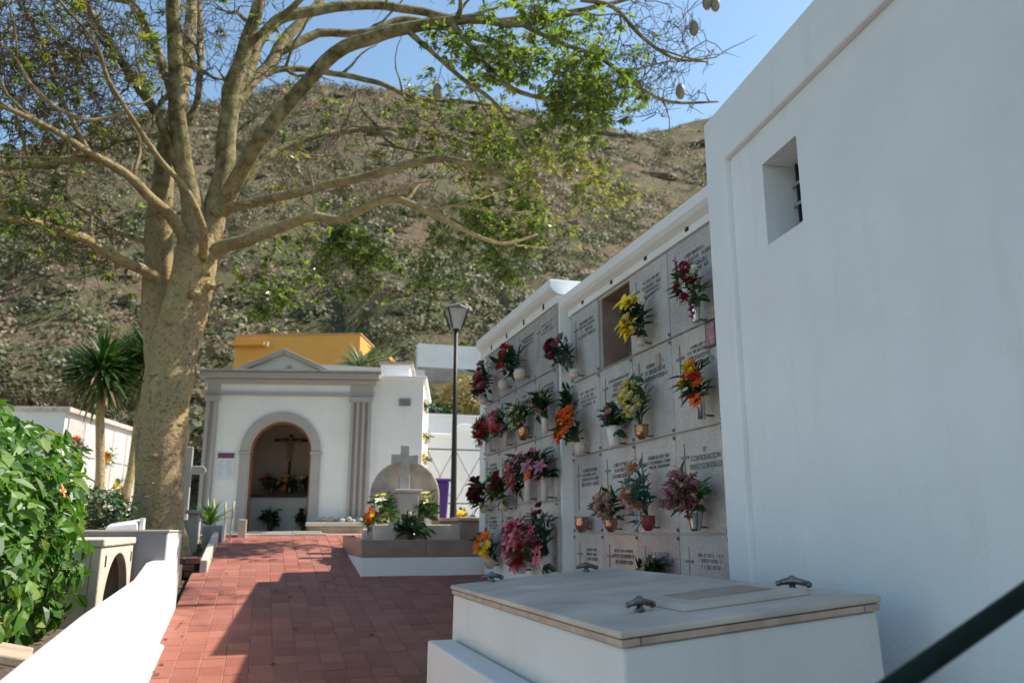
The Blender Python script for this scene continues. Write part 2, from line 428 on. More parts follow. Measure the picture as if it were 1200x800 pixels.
# ------------------------------------------------------------------ sloping path with terracotta tiles
def path():
    mb = MB()
    x0, x1, ya, yb = -.66, 3.2, -8, 13.45
    mb.hexa([(x0, ya, rz(ya) - .5), (x1, ya, rz(ya) - .5), (x1, yb, rz(yb) - .5), (x0, yb, rz(yb) - .5),
             (x0, ya, rz(ya) - .006), (x1, ya, rz(ya) - .006), (x1, yb, rz(yb) - .006), (x0, yb, rz(yb) - .006)])
    p = structure(mb.build('path', MORTAR))
    tw, tl, j = .168, .205, .0032
    a = math.atan(SLOPE)
    t = MB(); hw, hl = tw / 2 - j, tl / 2 - .0016; c = .0025
    t.add([(-hw, -hl, -.03), (hw, -hl, -.03), (hw, hl, -.03), (-hw, hl, -.03), (-hw, -hl, -c), (hw, -hl, -c), (hw, hl, -c), (-hw, hl, -c),
           (-hw + c, -hl + c, 0), (hw - c, -hl + c, 0), (hw - c, hl - c, 0), (-hw + c, hl - c, 0)],
          [(0, 1, 5, 4), (1, 2, 6, 5), (2, 3, 7, 6), (3, 0, 4, 7), (4, 5, 9, 8), (5, 6, 10, 9), (6, 7, 11, 10), (7, 4, 8, 11), (8, 9, 10, 11)])
    me = t.mesh('tile'); me.materials.append(TILE)
    rest = MB(); n = 0
    ncol = int((2.9 - x0) / tw); nrow = int((yb - 2.0) / tl)
    rot = Matrix.Rotation(a, 3, 'X')
    for r in range(nrow):
        for q in range(ncol):
            y = 2.0 + (r + .5) * tl; x = x0 + .004 + (q + .5) * tw
            x += random.uniform(-.0012, .0012); dz = random.uniform(-.0018, .0018); ta = random.uniform(-.006, .006)
            if n < 300 and 5.75 < y and x < 1.0 + (.28 * (y - 5.7) if y < 9.7 else 0) and not (y > 9.5 and x > 1.1):
                o = bpy.data.objects.new('tile', me); C.objects.link(o)
                o.location = (x, y, rz(y) + dz); o.rotation_euler = (a + ta, ta, 0); child(o, p); n += 1
            else:
                rest.add([rot @ Vector(v) + Vector((x, y, rz(y) + dz)) for v in t.v], t.f)
    rest.build('tile_field', TILE, p, kind='stuff')
path()
mb = MB(); mb.box(-8, 12, 13.45, 24, 1.3, 1.72)
structure(mb.build('terrace', CONCR))
mb = MB(); mb.hexa([(-9, 1, .6), (-.765, 1, .6), (-.765, 13.4, .6), (-9, 13.4, .6), (-9, 1, 1.0), (-.765, 1, 1.0), (-.765, 13.4, 1.56), (-9, 13.4, 1.56)])
structure(mb.build('garden_bed', SOIL))

# chapel steps: three stone steps of pieces
def steps():
    o = thing('stone_steps', 'pale stone steps with worn treads before the chapel arch', 'steps', (.3, 14.2, 1.7))
    for i, (xa, xb, ya, yb, za, zb) in enumerate([(-.42, 1.05, 13.2, 13.62, 1.5, 1.745), (-.40, 1.0, 13.63, 15.5, 1.5, 1.775)]):
        nn = 3
        for k in range(nn):
            a = xa + (xb - xa) * k / nn; b = xa + (xb - xa) * (k + 1) / nn
            MB().box(a + .003, b - .003, ya, yb, za, zb + random.uniform(-.004, .004)).build('step_slab', CONCR, o, bevel=.012)
steps()

# ------------------------------------------------------------------ niche banks
def strokes(mb, X, yl, yr, z, h):
    """illegible row of small engraved letters; yl is the left end as read, towards larger Y"""
    y = yl; t = h * .115
    while y > yr + h * .5:
        if random.random() < .13: y -= h * .6; continue
        wd = h * random.uniform(.45, .75); k = random.choice('HLTEOIN')
        def bar(y0, y1, z0, z1): mb.box(X - .0015, X + .002, min(y0, y1), max(y0, y1), z0, z1)
        if k in 'HLENO': bar(y, y - t, z, z + h)
        if k in 'HNO': bar(y - wd + t, y - wd, z, z + h)
        if k in 'TI': bar(y - wd / 2 + t / 2, y - wd / 2 - t / 2, z, z + h)
        if k in 'LEO': bar(y, y - wd, z, z + t)
        if k in 'TEO': bar(y, y - wd, z + h - t, z + h)
        if k in 'HE': bar(y, y - wd, z + h * .45, z + h * .45 + t)
        y -= wd + h * .22
def text_mesh(txt, h):
    cu = bpy.data.curves.new('inscription', 'FONT'); cu.body = txt; cu.size = h * 1.4; cu.extrude = .001
    ob = bpy.data.objects.new('inscription', cu)
    C.objects.link(ob); bpy.context.view_layer.update()
    me = bpy.data.meshes.new_from_object(ob.evaluated_get(bpy.context.evaluated_depsgraph_get()))
    bpy.data.objects.remove(ob); bpy.data.curves.remove(cu); return me
def wall_text(txt, X, yc, z, h, wmax, mat, parent):
    me = text_mesh(txt, h)
    xs = [v.co.x for v in me.vertices]; lo, hi = min(xs), max(xs); k = min(1, wmax / (hi - lo))
    for v in me.vertices:
        x, y, zz = v.co; v.co = (X - .001 - zz, yc - (x - (lo + hi) / 2) * k, z + y)
    me.materials.clear(); me.materials.append(mat)
    return put(me, 'inscription', mat, parent, kind='stuff')

def bank(label, Xp, ycols, zrows, ytop, zcorn, zfr, nvent, stones, openc=None, texts={}, grp=None, pier=False):
    """columns from far (large Y) to near; Xp = face of the plaques"""
    y_far, y_near = ycols[0], ycols[-1]
    o = thing('niche_bank', label, 'niche wall', (Xp + .5, (y_far + y_near) / 2, rz((y_far + y_near) / 2)), group=grp)
    mb = MB(); Xb = Xp + .035; D = 1.9
    ya, yb = ytop                                  # outer near and far end of the masonry
    ys = [ya] + sorted(ycols) + [yb]; zs = [rz(ya) - .3] + sorted(zrows) + [zfr]
    # front skin as a grid, with the open niche left out
    for i in range(len(ys) - 1):
        for k in range(len(zs) - 1):
            if openc and abs((ys[i] + ys[i + 1]) / 2 - openc[0]) < .2 and abs((zs[k] + zs[k + 1]) / 2 - openc[1]) < .2: continue
            mb.add([(Xb, ys[i], zs[k]), (Xb, ys[i + 1], zs[k]), (Xb, ys[i + 1], zs[k + 1]), (Xb, ys[i], zs[k + 1])], [(0, 3, 2, 1)])
    z0, z1 = zs[0], zfr
    mb.add([(Xb, ya, z0), (Xb + D, ya, z0), (Xb + D, ya, z1), (Xb, ya, z1)], [(0, 1, 2, 3)])
    mb.add([(Xb, yb, z0), (Xb + D, yb, z0), (Xb + D, yb, z1), (Xb, yb, z1)], [(3, 2, 1, 0)])
    mb.add([(Xb + D, ya, z0), (Xb + D, yb, z0), (Xb + D, yb, z1), (Xb + D, ya, z1)], [(0, 1, 2, 3)])
    mb.build('masonry', WHITE, o)
    if openc:
        yy = sorted(ycols); zz = sorted(zrows)
        a = max(v for v in yy if v < openc[0]); b = min(v for v in yy if v > openc[0]); c = max(v for v in zz if v < openc[1]); d = min(v for v in zz if v > openc[1])
        m2 = MB(); xe = Xb + 1.7; e = .03
        P = lambda x, y, z: (x, y, z)
        A = [(a + e, c + e), (b - e, c + e), (b - e, d - e * .5), (a + e, d - e * .5)]
        fr = [(Xb, *p) for p in [(a, c), (b, c), (b, d), (a, d)]]; inn = [(Xb, *p) for p in A]; bk = [(xe, *p) for p in A]
        m2.add(fr + inn + bk, [(0, 1, 5, 4), (1, 2, 6, 5), (2, 3, 7, 6), (3, 0, 4, 7), (4, 5, 9, 8), (5, 6, 10, 9), (6, 7, 11, 10), (7, 4, 8, 11), (8, 9, 10, 11)])
        m2.build('empty_niche', simple('niche_render', (.30, .205, .165), .9, .3, 5, .4, 40), o, label='empty open niche with bare brown rendered inside')
    # frieze strip proud of the plaques' back and the cornice
    MB().box(Xp - .004, Xb + D - .01, ya + .004, yb - .004, zfr + .001, zcorn[0]).build('frieze', CORN, o)
    cp = [(Xp - .004, zcorn[0] + .001), (Xp - .05, zcorn[0] + .03), (Xp - .075, zcorn[0] + .06), (Xp - .085, zcorn[1]), (Xb + D + .05, zcorn[1] + .02), (Xb + D + .05, zcorn[0] + .001)]
    MB().prism(cp, 'y', ya - .05, yb + .06).build('cornice', COOL, o, bevel=.008)
    if pier: MB().box(Xp + .12, Xb + D, yb + .065, yb + .60, rz(yb) - .4, zcorn[1] - .02).build('end_pier', WHITE, o)
    for i in range(nvent):
        y = ycols[-1] + (ycols[0] - ycols[-1]) * (i + .5) / nvent
        v = MB().box(Xp - .0085, Xp + .01, y - .022, y + .022, zfr + .03, zfr + .105).build('vent', DARK, o)
        MB().box(Xp - .014, Xp - .0075, y - .03, y + .03, zfr + .106, zfr + .118).build('vent_lip', CORN, v)
    nr, nc = len(zrows) - 1, len(ycols) - 1
    for r in range(nr):
        for c in range(nc):
            yl, yr_ = ycols[c], ycols[c + 1]; zt, zb = zrows[r], zrows[r + 1]
            if openc and yr_ < openc[0] < yl and zb < openc[1] < zt: continue
            g = .006
            pl = MB().box(Xp + random.uniform(0, .006), Xb - .001, yr_ + g, yl - g, zb + g, zt - g).build('plaque', stones(r, c), o, bevel=.004, segs=1)
            ww, hh = yl - yr_, zt - zb
            ins = MB()
            # thin upright line with a short bar: the engraved cross
            yc = yl - ww * .2
            ins.box(Xp - .0022, Xp + .002, yc - .003, yc + .003, zb + hh * .3, zt - hh * .12)
            ins.box(Xp - .0052, Xp + .002, yc - .055, yc + .045, zt - hh * .27, zt - hh * .245)
            tx = texts.get((r, c))
            zz = zt - hh * .16
            if tx:
                for i, (s_, hgt) in enumerate(tx):
                    zz -= hgt * 1.5
                    wall_text(s_, Xp, yl - ww * .62, zz, hgt, ww * .62, INK, pl)
            else:
                for i in range(random.choice([3, 4, 4])):
                    hgt = random.choice([.020, .025, .029]) * (1.1 if i == 1 else 1)
                    zz -= hgt * 1.55; wd = ww * random.uniform(.34, .62)
                    strokes(ins, Xp, yl - ww * .62 + wd / 2, yl - ww * .62 - wd / 2, zz, hgt)
            ins.build('inscription', INK, pl, kind='stuff')
    for r in range(1, nr):
        for c in range(nc + 1):
            for s_ in (-1, 1):
                MB().lathe([(.011, 0), (.013, .004), (.006, .012)], n=8).build('screw', BRONZE, None)
                q = C.objects[-1]; q.rotation_euler = (0, -math.pi / 2, 0)
                yy = ycols[c] + (-.02 if c == 0 else .02 if c == nc else 0) ; q.location = (Xp - .002, yy, zrows[r] + s_ * .028 )
                child(q, o)
    return o
FB_COLS = [6.95, 6.31, 5.67, 5.03, 4.39]; FB_ROWS = [3.735, 3.095, 2.425, 1.76, 1.10]
def fb_stone(r, c):
    if r == 3 and c in (1, 2): return GRANP
    return GRAN
bank('tall white niche wall with grey granite plaques and one empty niche', 2.69, FB_COLS, FB_ROWS, (4.0, 7.02), (3.80, 3.93), 3.745, 4, fb_stone, openc=(5.99, 3.4),
     texts={(2, 3): [('Dª', .028), ('CONSOLACION', .036), ('PEREZ GONZALEZ', .036)]})
LB_COLS = [9.62, 8.97, 8.32, 7.67, 7.07]; LB_ROWS = [3.87, 3.265, 2.655, 2.045, 1.43]
bank('white niche wall with blue-grey upper plaques and crowded red flowers, nearer the street lamp', 2.58, LB_COLS, LB_ROWS, (7.03, 9.70), (3.96, 4.10), 3.88, 4,
     lambda r, c: GRAND if r < 2 else GRAN, pier=True)
# small photo tiles and prints on plaques
def print_tile(name, label, X, y, z, w_, h_, c1, c2):
    m = simple(name + '_print', c1, .3, .5, 25, 0); f = MB().box(X - .012, X - .001, y - w_ / 2, y + w_ / 2, z - h_ / 2, z + h_ / 2).build(name, simple(name + '_frame', c2, .4, .1, 10, 0))
    tag(f, label, 'picture'); MB().box(X - .0145, X - .0125, y - w_ * .4, y + w_ * .4, z - h_ * .42, z + h_ * .42).build('print', m, f)
print_tile('devotional_print', 'small light blue and pink print beside the white pot of the niche wall', 2.69, 6.07, 2.70, .07, .22, (.25, .5, .58), (.55, .42, .40))
print_tile('portrait_tile', 'dark framed portrait tile above the orange and yellow bouquet', 2.69, 4.47, 3.0, .13, .17, (.42, .22, .26), (.06, .06, .07))
print_tile('small_portrait', 'little oval portrait near the pale yellow roses', 2.69, 5.22, 2.98, .06, .09, (.55, .35, .33), (.45, .42, .40))

# ------------------------------------------------------------------ white building on the right
def right_building():
    th = math.radians(-6.02)
    o = thing('white_building', 'large plain white rendered building with a deep square window', 'building', (2.45, 4.04, .5), th)
    # local frame: x into the building, y along the face (0 = far corner, negative towards the viewer)
    zt = 2.41 + 1.28; z0 = -1.6; L = -9.0
    # recessed panel: border 0.25 at the far end, top band; face at x=0, panel at x=.035
    ptop = 3.35; pl = -.25; wz0, wz1, wy0, wy1 = 2.71, 3.155, -.945, -.605
    dx = .035
    def face(mb, y0, y1, za, zb, x): mb.add([(x, y0, za), (x, y1, za), (x, y1, zb), (x, y0, zb)], [(0, 3, 2, 1)])
    mb = MB(); D = 3.
    frame = MB()
    frame.prism([(0, z0), (0, zt), (L, zt), (L, ptop), (pl, ptop), (pl, z0)], 'x', 0, dx + .01)
    frame.build('border_band', COOL, None, bevel=.012); q = C.objects[-1]; local_child(q, o)
    for (y0, y1, za, zb) in ((L, wy0, z0, ptop + .1), (wy1, pl + .1, z0, ptop + .1), (wy0, wy1, z0, wz0), (wy0, wy1, wz1, ptop + .1)):
        face(mb, y0, y1, za, zb, dx)
    mb.box(dx + .3, D, L, -.003, z0, zt - .02)
    r = .30                                        # window reveal, slightly splayed
    O_ = [(wy0, wz0), (wy1, wz0), (wy1, wz1), (wy0, wz1)]
    mb.add([(dx, *p) for p in O_] + [(dx + r, *p) for p in O_], [(0, 1, 5, 4), (1, 2, 6, 5), (2, 3, 7, 6), (3, 0, 4, 7)])
    mb.build('wall', COOL, None); local_child(C.objects[-1], o)
    wn = MB().box(dx + .19, dx + .24, wy0 + .001, wy1 - .001, wz0 + .001, wz1 - .001).build('window', DARK); local_child(wn, o)
    for k in range(4):
        y = wy0 + (wy1 - wy0) * (k + .5) / 4
        b = MB().tube([(dx + .17, y, wz0), (dx + .17, y, wz1)], .007, 6).build('window_bar', IRON); local_child(b, wn)
    for k in range(3):
        z = wz0 + (wz1 - wz0) * (k + 1) / 4
        b = MB().box(dx + .160, dx + .168, wy0, wy1, z - .008, z + .008).build('window_bar', simple('grey_bar', (.3, .3, .3), .5, .2, 9, 0)); local_child(b, wn)
right_building()

# ------------------------------------------------------------------ tomb in front
def tomb():
    o = thing('raised_tomb', 'white rendered tomb with a grey marble lid and four bronze handles', 'tomb', (1.58, 3.6, .45))
    xa, xb, ya, yb = 1.086, 2.06, 2.43, 4.777; za, zb = 1.48, 1.567
    k = (zb - za) / (xb - xa)
    def slab(x0, x1, y0, y1, t0, t1):              # sheet parallel to the tilted lid
        f = lambda x, t: za + (x - xa) * k - t
        return [(x0, y0, f(x0, t0)), (x1, y0, f(x1, t0)), (x1, y1, f(x1, t0)), (x0, y1, f(x0, t0)), (x0, y0, f(x0, t1)), (x1, y0, f(x1, t1)), (x1, y1, f(x1, t1)), (x0, y1, f(x0, t1))]
    MB().hexa(slab(xa, xb, ya, yb, .022, 0)).build('lid', SLAB, o, bevel=.005)
    # lower course of the lid in separate strips
    def strip(x0, x1, y0, y1): MB().hexa(slab(x0, x1, y0, y1, .048, .026)).build('lid_moulding', SLABE, o, bevel=.003)
    strip(xa + .006, xa + .08, ya + .03, yb - .01); strip(xa + .006, xa + .07, ya + .004, ya + .029); strip(xa + .074, xb - .07, ya + .004, ya + .029); strip(xb - .066, xb - .006, ya + .004, ya + .029)
    strip(xb - .08, xb - .006, ya + .03, yb - .01); strip(xa + .081, xb - .081, yb - .06, yb - .01)
    b = slab(xa + .014, xb - .01, ya + .014, yb - .014, 0, .052)
    top = b[4:]; bot = [(xa - .002, ya - .01, .1), (xb + .03, ya - .01, .1), (xb + .03, yb + .01, .1), (xa - .002, yb + .01, .1)]
    MB().hexa(bot + top).build('base', WHITE2, o, bevel=.012)
    st = MB().hexa([(xa - .155, 1.6, .05), (xa - .004, 1.6, .05), (xa - .004, 4.66, .05), (xa - .155, 4.66, .05), (xa - .15, 1.6, 1.20), (xa - .004, 1.6, 1.20), (xa - .004, 4.66, 1.20), (xa - .15, 4.66, 1.20)])
    st.build('step', WHITE2, o, bevel=.012)
    # inscription stone on the lid
    f = lambda x: za + (x - xa) * k
    def tablet(x0, x1, y0, y1, t0, t1, b): return [(x0, y0, f(x0) + t0), (x1, y0, f(x1) + t0), (x1, y1, f(x1) + t0), (x0, y1, f(x0) + t0), (x0 + b, y0 + b, f(x0 + b) + t1), (x1 - b, y0 + b, f(x1 - b) + t1), (x1 - b, y1 - b, f(x1 - b) + t1), (x0 + b, y1 - b, f(x0 + b) + t1)]
    pl = MB().hexa(tablet(1.42, 1.93, 2.64, 3.06, .001, .022, .012)).build('inscription_stone', SLAB, o, bevel=.004)
    MB().hexa(tablet(1.51, 1.85, 2.75, 2.97, .0205, .0245, 0)).build('worn_panel', SANDST, pl)
    for hx, hy, a in ((1.32, 2.78, .25), (1.97, 2.80, -.6), (1.30, 4.66, .1), (1.86, 4.62, -.2)):
        z = f(hx); d = Vector((math.cos(a), math.sin(a), 0)); p = Vector((hx, hy, z + .004))
        h = MB(); h.lathe([(.018, 0), (.02, .005), (.012, .01), (.010, .022)], tuple(p - d * .0), n=10)
        h.tube([p + Vector((0, 0, .024)) - d * .045, p + Vector((0, 0, .03)) - d * .02, p + Vector((0, 0, .033)), p + Vector((0, 0, .03)) + d * .025, p + Vector((0, 0, .022)) + d * .055], [.009, .013, .016, .012, .011], 8)
        h.ico(p + Vector((0, 0, .037)), .016, 2); h.ico(p + Vector((0, 0, .02)) + d * .058, .013, 2); h.ico(p + Vector((0, 0, .022)) - d * .05, .011, 2)
        for q_ in range(len(h.v)): h.v[q_] = tuple(p + (Vector(h.v[q_]) - p) * 1.02)
        h.build('handle', BRONZE, o, smooth=True)
tomb()

# handrail beside the viewer
def handrail():
    o = thing('handrail', 'dark green painted metal handrail sloping along the white wall', 'handrail', (1.35, .3, .05))
    a = Vector((1.029, 1.194, 1.536)); d = Vector((.2513, -.0364, .1366))
    P = lambda t: a + d * t
    MB().tube([P(t) for t in (-.62, 0, 1, 2, 3, 4.35)], .0185, 14).build('rail', GREENP, o, smooth=True)
    p = P(-.5); MB().tube([(p.x, p.y, rz(p.y) - .02), (p.x, p.y, p.z - .015)], .019, 10).build('post', GREENP, o, smooth=True)
    MB().lathe([(.05, 0), (.05, .012), (.022, .02)], (p.x, p.y, rz(p.y) - .005), 12).build('foot_plate', GREENP, o)
    p = P(4.35); MB().box(p.x - .006, p.x + .06, p.y - .05, p.y + .05, p.z - .05, p.z + .05).build('wall_plate', GREENP, o, bevel=.004)
handrail()

# ------------------------------------------------------------------ flowers
HEADS = {}
def head_mesh(kind, colour):
    key = (kind, colour)
    if key in HEADS: return HEADS[key]
    m = MB(); R = random.Random(sum(map(ord, kind)))
    if kind == 'rose':
        for ring, (n, r, tilt, L) in enumerate([(5, .12, .25, .75), (6, .18, .6, .85), (7, .2, 1.05, .95)]):
            for i in range(n):
                a = 2 * math.pi * (i + ring * .4) / n + R.uniform(-.15, .15); d = Vector((math.cos(a) * math.sin(tilt), math.sin(a) * math.sin(tilt), math.cos(tilt)))
                m.leaf(Vector((math.cos(a), math.sin(a), 0)) * r * .3, d, Vector((-math.cos(a), -math.sin(a), .6)), L, .75, .22, -.2)
    elif kind == 'lily':
        for i in range(6):
            a = math.pi / 3 * i + R.uniform(-.1, .1); t = 1.05 + (i % 2) * .18; d = Vector((math.cos(a) * math.sin(t), math.sin(a) * math.sin(t), math.cos(t)))
            m.leaf((0, 0, 0), d, Vector((0, 0, 1)), 1.0, .5, .2, .25)
        m.ico((0, 0, .18), .14, 1, (1, 1, 1.6))
    elif kind == 'daisy':
        for i in range(12):
            a = 2 * math.pi * i / 12; t = 1.3 + (i % 2) * .15; d = Vector((math.cos(a) * math.sin(t), math.sin(a) * math.sin(t), math.cos(t)))
            m.leaf((0, 0, 0), d, Vector((0, 0, 1)), 1.0, .36, .1, .1)
        m.ico((0, 0, .06), .24, 1, (1, 1, .6))
    elif kind == 'cluster':
        for i in range(14):
            v = Vector((R.gauss(0, 1), R.gauss(0, 1), R.gauss(.5, .8))).normalized() * R.uniform(.55, 1)
            _, u, w_ = basis(v); m.tube([(0, 0, 0), v], .03, 3, cap=False)
            for k in range(3):
                a = 2 * math.pi * k / 3 + R.random(); m.rhomb(v, (v.normalized() * .4 + u * math.cos(a) + w_ * math.sin(a)).normalized(), (u * -math.sin(a) + w_ * math.cos(a)), .38, .34)
    elif kind == 'spike':
        m.tube([(0, 0, -1), (0, 0, 1)], .05, 4)
        for i in range(22):
            z = -1 + 2 * i / 22; a = i * 2.4; s_ = .5 - .16 * i / 22; d = Vector((math.cos(a), math.sin(a), .5)).normalized()
            m.leaf((0, 0, z), d, (0, 0, 1), s_, .42, .25, .1)
    elif kind == 'spathe':
        for i in range(5):
            a = (i - 2) * .35; m.leaf((0, 0, 0), (math.sin(a), .2, math.cos(a)), (0, 1, .2), 1.2, .55, .2, .1)
        m.tube([(0, .1, 0), (0, .22, .8)], [.08, .05], 5)
    elif kind == 'bud':
        m.ico((0, 0, .2), .5, 1, (.75, .75, 1.3)); m.leaf((0, 0, -.4), (.4, 0, 1), (1, 0, 0), 1.1, .5); m.leaf((0, 0, -.4), (-.4, .2, 1), (-1, 0, 0), 1.1, .5)
    m.ico((0, 0, .05), .16 if kind != 'spike' else .05, 1)
    me = m.mesh('flower'); me.materials.append(fmat(colour, COL[colour])); HEADS[key] = me; return me
VASES = dict(cone=[(.026, 0), (.030, .02), (.036, .12), (.047, .2), (.042, .2), (.030, .1), (.004, .09)],
             bowl=[(.022, 0), (.045, .03), (.056, .065), (.05, .10), (.055, .115), (.047, .11), (.042, .06), (.004, .05)],
             tall=[(.028, 0), (.028, .19), (.031, .2), (.024, .2), (.022, .06), (.004, .055)],
             bucket=[(.035, 0), (.04, .02), (.06, .13), (.066, .15), (.058, .148), (.045, .05), (.004, .04)],
             ring=[(.022, 0), (.036, .024), (.039, .05), (.030, .075), (.024, .07), (.004, .05)])
def vase_parts(o, kind, vm, p, Xp, k=1.0):
    pr = [(r * k, z * k) for r, z in VASES[kind]]
    vs_ = MB().lathe(pr, p, 14, cap=False)
    n = 14; vs_.f.append(tuple(range(n - 1, -1, -1)))
    v = vs_.build('vase', vm, o, smooth=True)
    MB().lathe([(pr[-4][0] * 1.0 + .002, 0), (pr[-4][0] + .006, .004), (pr[-4][0] + .002, .009)], (p[0], p[1], p[2] + pr[-4][1] - .012 * k), 14, cap=False).build('rim', vm, v, smooth=True)
    if Xp is not None:
        MB().box(p[0], Xp + .004, p[1] - .008, p[1] + .008, p[2] + .02 * k, p[2] + .035 * k).build('bracket', BRONZE, o)
    return max(z for _, z in pr)
def bouquet(label, cat, ctr, size, vase, heads, leaf, Xp=None, group=None, nleaf=26, llen=.11, name='flower_vase', up=False):
    """ctr = centre of the flowers, size = (y width, height); vase = (kind, material, y, base z, scale)"""
    vk, vm, vy, vz, vk_s = vase; kk = 1.02 if Xp == FB else .95 if Xp == LB else 1; ry, rzz = size[0] / 2 * kk, size[1] / 2 * kk; rx = min(ry * .8, .13) if Xp is not None else ry
    cx = (Xp - rx - .015) if Xp is not None else ctr[0]
    vx = (Xp - .07 * vk_s - .006) if Xp is not None else ctr[0]
    o = thing(name, label, cat, (vx, vy, vz), group=group)
    vk_s *= .85 if Xp == FB else 1; h = vase_parts(o, vk, vm, (vx, vy, vz), Xp, vk_s)
    mouth = Vector((vx, vy, vz + h * .8)); cc = Vector((cx, ctr[1], ctr[2]))
    fo = MB()
    for i in range(nleaf):
        q = Vector((random.gauss(0, 1), random.gauss(0, 1), random.gauss(0, 1))).normalized() * random.uniform(.4, 1.02)
        t = cc + Vector((q.x * rx, q.y * ry, q.z * rzz))
        if Xp is not None: t.x = min(t.x, Xp - .015)
        mid = mouth.lerp(t, .5) + Vector((-.01, 0, .02))
        fo.tube([mouth, mid, t], [.0022, .002, .0012], 3, cap=False)
        d = (t - mouth).normalized(); _, u, v = basis(d)
        for k in range(3):
            a = random.uniform(0, 6.28); dd = (d * random.uniform(.2, .9) + u * math.cos(a) * .8 + v * math.sin(a) * .8 + Vector((-.25, 0, 0))).normalized()
            b = mouth.lerp(t, random.uniform(.5, 1)); L = llen * random.uniform(.6, 1.1)
            if Xp is not None and b.x + dd.x * L > Xp - .006: dd.x = -abs(dd.x)
            fo.leaf(b, dd, Vector((-1, 0, .8)), L, L * .36)
    fo.build('foliage', leaf, o)
    for kind, colour, n, s_ in heads:
        me = head_mesh(kind, colour)
        for i in range(int(n * 1.35) if kind != 'spike' else n):
            q = Vector((-abs(random.gauss(0, 1)) - .25, random.gauss(0, 1), random.gauss(0.1, 1)))
            q = q.normalized() * random.uniform(.55, 1.0)
            p = cc + Vector((q.x * rx, q.y * ry, q.z * rzz))
            d = ((p - mouth).normalized() + Vector((-.7 if Xp is not None else 0, -.2, .15 if Xp is not None else .4))).normalized()
            if up or kind == 'spike': d = Vector((random.uniform(-.2, .05), random.uniform(-.2, .2), 1)).normalized()
            c = bpy.data.objects.new('flower', me); C.objects.link(c)
            c.location = p; c.rotation_euler = (d.to_track_quat('Z', 'Y') @ Matrix.Rotation(random.uniform(0, 6.28), 3, 'Z').to_quaternion()).to_euler()
            k = s_ * (1.08 if Xp == FB else 1.0 if Xp == LB else 1.15) * random.uniform(.8, 1.2); c.scale = (k, k, k * (2.2 if kind == 'spike' else 1)); child(c, o)
    return o
FB, LB = 2.69, 2.58
G1, G2 = 'flower vases on the near niche wall', 'flower vases on the far niche wall'
FV = [
 ('purple gladioli with red and white flowers in a steel cone vase', 4.49, 3.33, .24, .30, ('cone', STEEL, 4.53, 3.08, 1.), [('spike', 'purple', 3, .055), ('rose', 'maroon', 5, .045), ('cluster', 'white', 7, .04), ('daisy', 'red', 3, .04), ('rose', 'magenta', 4, .04)], LEAFM),
 ('yellow lilies with dark leaves beside the empty niche', 5.32, 3.32, .28, .32, ('ring', CREAM, 5.32, 3.10, 1.1), [('lily', 'yellow', 7, .085), ('rose', 'paleyellow', 5, .045)], LEAFD),
 ('burgundy and mauve roses in a cream vase at the wall corner', 6.83, 3.36, .34, .26, ('ring', CREAM, 6.64, 3.09, 1.3), [('rose', 'burgundy', 10, .06), ('rose', 'mauve', 7, .055)], LEAFD),
 ('orange and yellow flowers with a red spathe and broad dark leaves', 4.50, 2.71, .23, .28, ('tall', STEEL, 4.52, 2.46, 1.), [('daisy', 'orange', 6, .05), ('rose', 'yellow', 8, .04), ('spathe', 'red', 2, .05)], LEAFD),
 ('column of pale yellow roses in a pink copper vase', 5.38, 2.71, .26, .40, ('bowl', COPPER, 5.36, 2.42, 1.1), [('rose', 'paleyellow', 12, .05), ('rose', 'cream', 8, .045), ('bud', 'yellow', 5, .03)], LEAFM),
 ('magenta buds and dark upright leaves in a tall white pot', 5.80, 2.66, .18, .28, ('bucket', WHCER, 5.82, 2.41, 1.25), [('bud', 'magenta', 4, .03), ('rose', 'palepink', 4, .035)], LEAFD),
 ('bright orange daisies at the near niche wall corner', 6.66, 2.66, .34, .34, ('bowl', CREAM, 6.56, 2.41, 1.1), [('daisy', 'orange', 22, .075)], LEAFM),
 ('dark drooping purple sprig beside the orange daisies', 6.88, 2.93, .10, .26, ('tall', BRONZE, 6.90, 2.74, .5), [('cluster', 'burgundy', 5, .03)], LEAFD),
 ('teal eucalyptus sprays with rust and cream flowers in a red bowl', 5.31, 2.05, .34, .46, ('bowl', REDCER, 5.31, 1.78, 1.1), [('cluster', 'rust', 6, .045), ('rose', 'cream', 5, .035), ('cluster', 'palepink', 4, .035)], LEAFT),
 ('dense pink and maroon blooms in a silver bucket', 4.62, 2.02, .32, .30, ('bucket', STEEL, 4.66, 1.78, 1.), [('cluster', 'mauve', 16, .045), ('cluster', 'maroon', 8, .045), ('cluster', 'palepink', 6, .035)], LEAFM),
 ('faded pale pink and dried flowers in a copper bowl', 5.92, 1.98, .26, .26, ('bowl', COPPER, 5.95, 1.77, 1.1), [('rose', 'palepink', 7, .04), ('cluster', 'dried', 8, .045)], LEAFD),
 ('low sprig of pink and cream flowers on the bottom plaques', 5.23, 1.53, .22, .12, ('ring', BRONZE, 5.27, 1.42, .8), [('rose', 'palepink', 3, .03), ('rose', 'cream', 3, .03)], LEAFD),
]
for lb, y, z, w_, h_, v, hd, lf in FV:
    eu = lf is LEAFT
    bouquet(lb, 'flower vase', (0, y, z), (w_, h_), v, hd, lf, FB, G1, nleaf=40 if eu else 28, llen=.12 if not eu else .1)
o = thing('copper_vase', 'empty copper bowl vase near the white corner strip', 'vase', (FB - .08, 6.56, 1.77)); vase_parts(o, 'bowl', COPPER, (FB - .08, 6.56, 1.77), FB, 1.1)
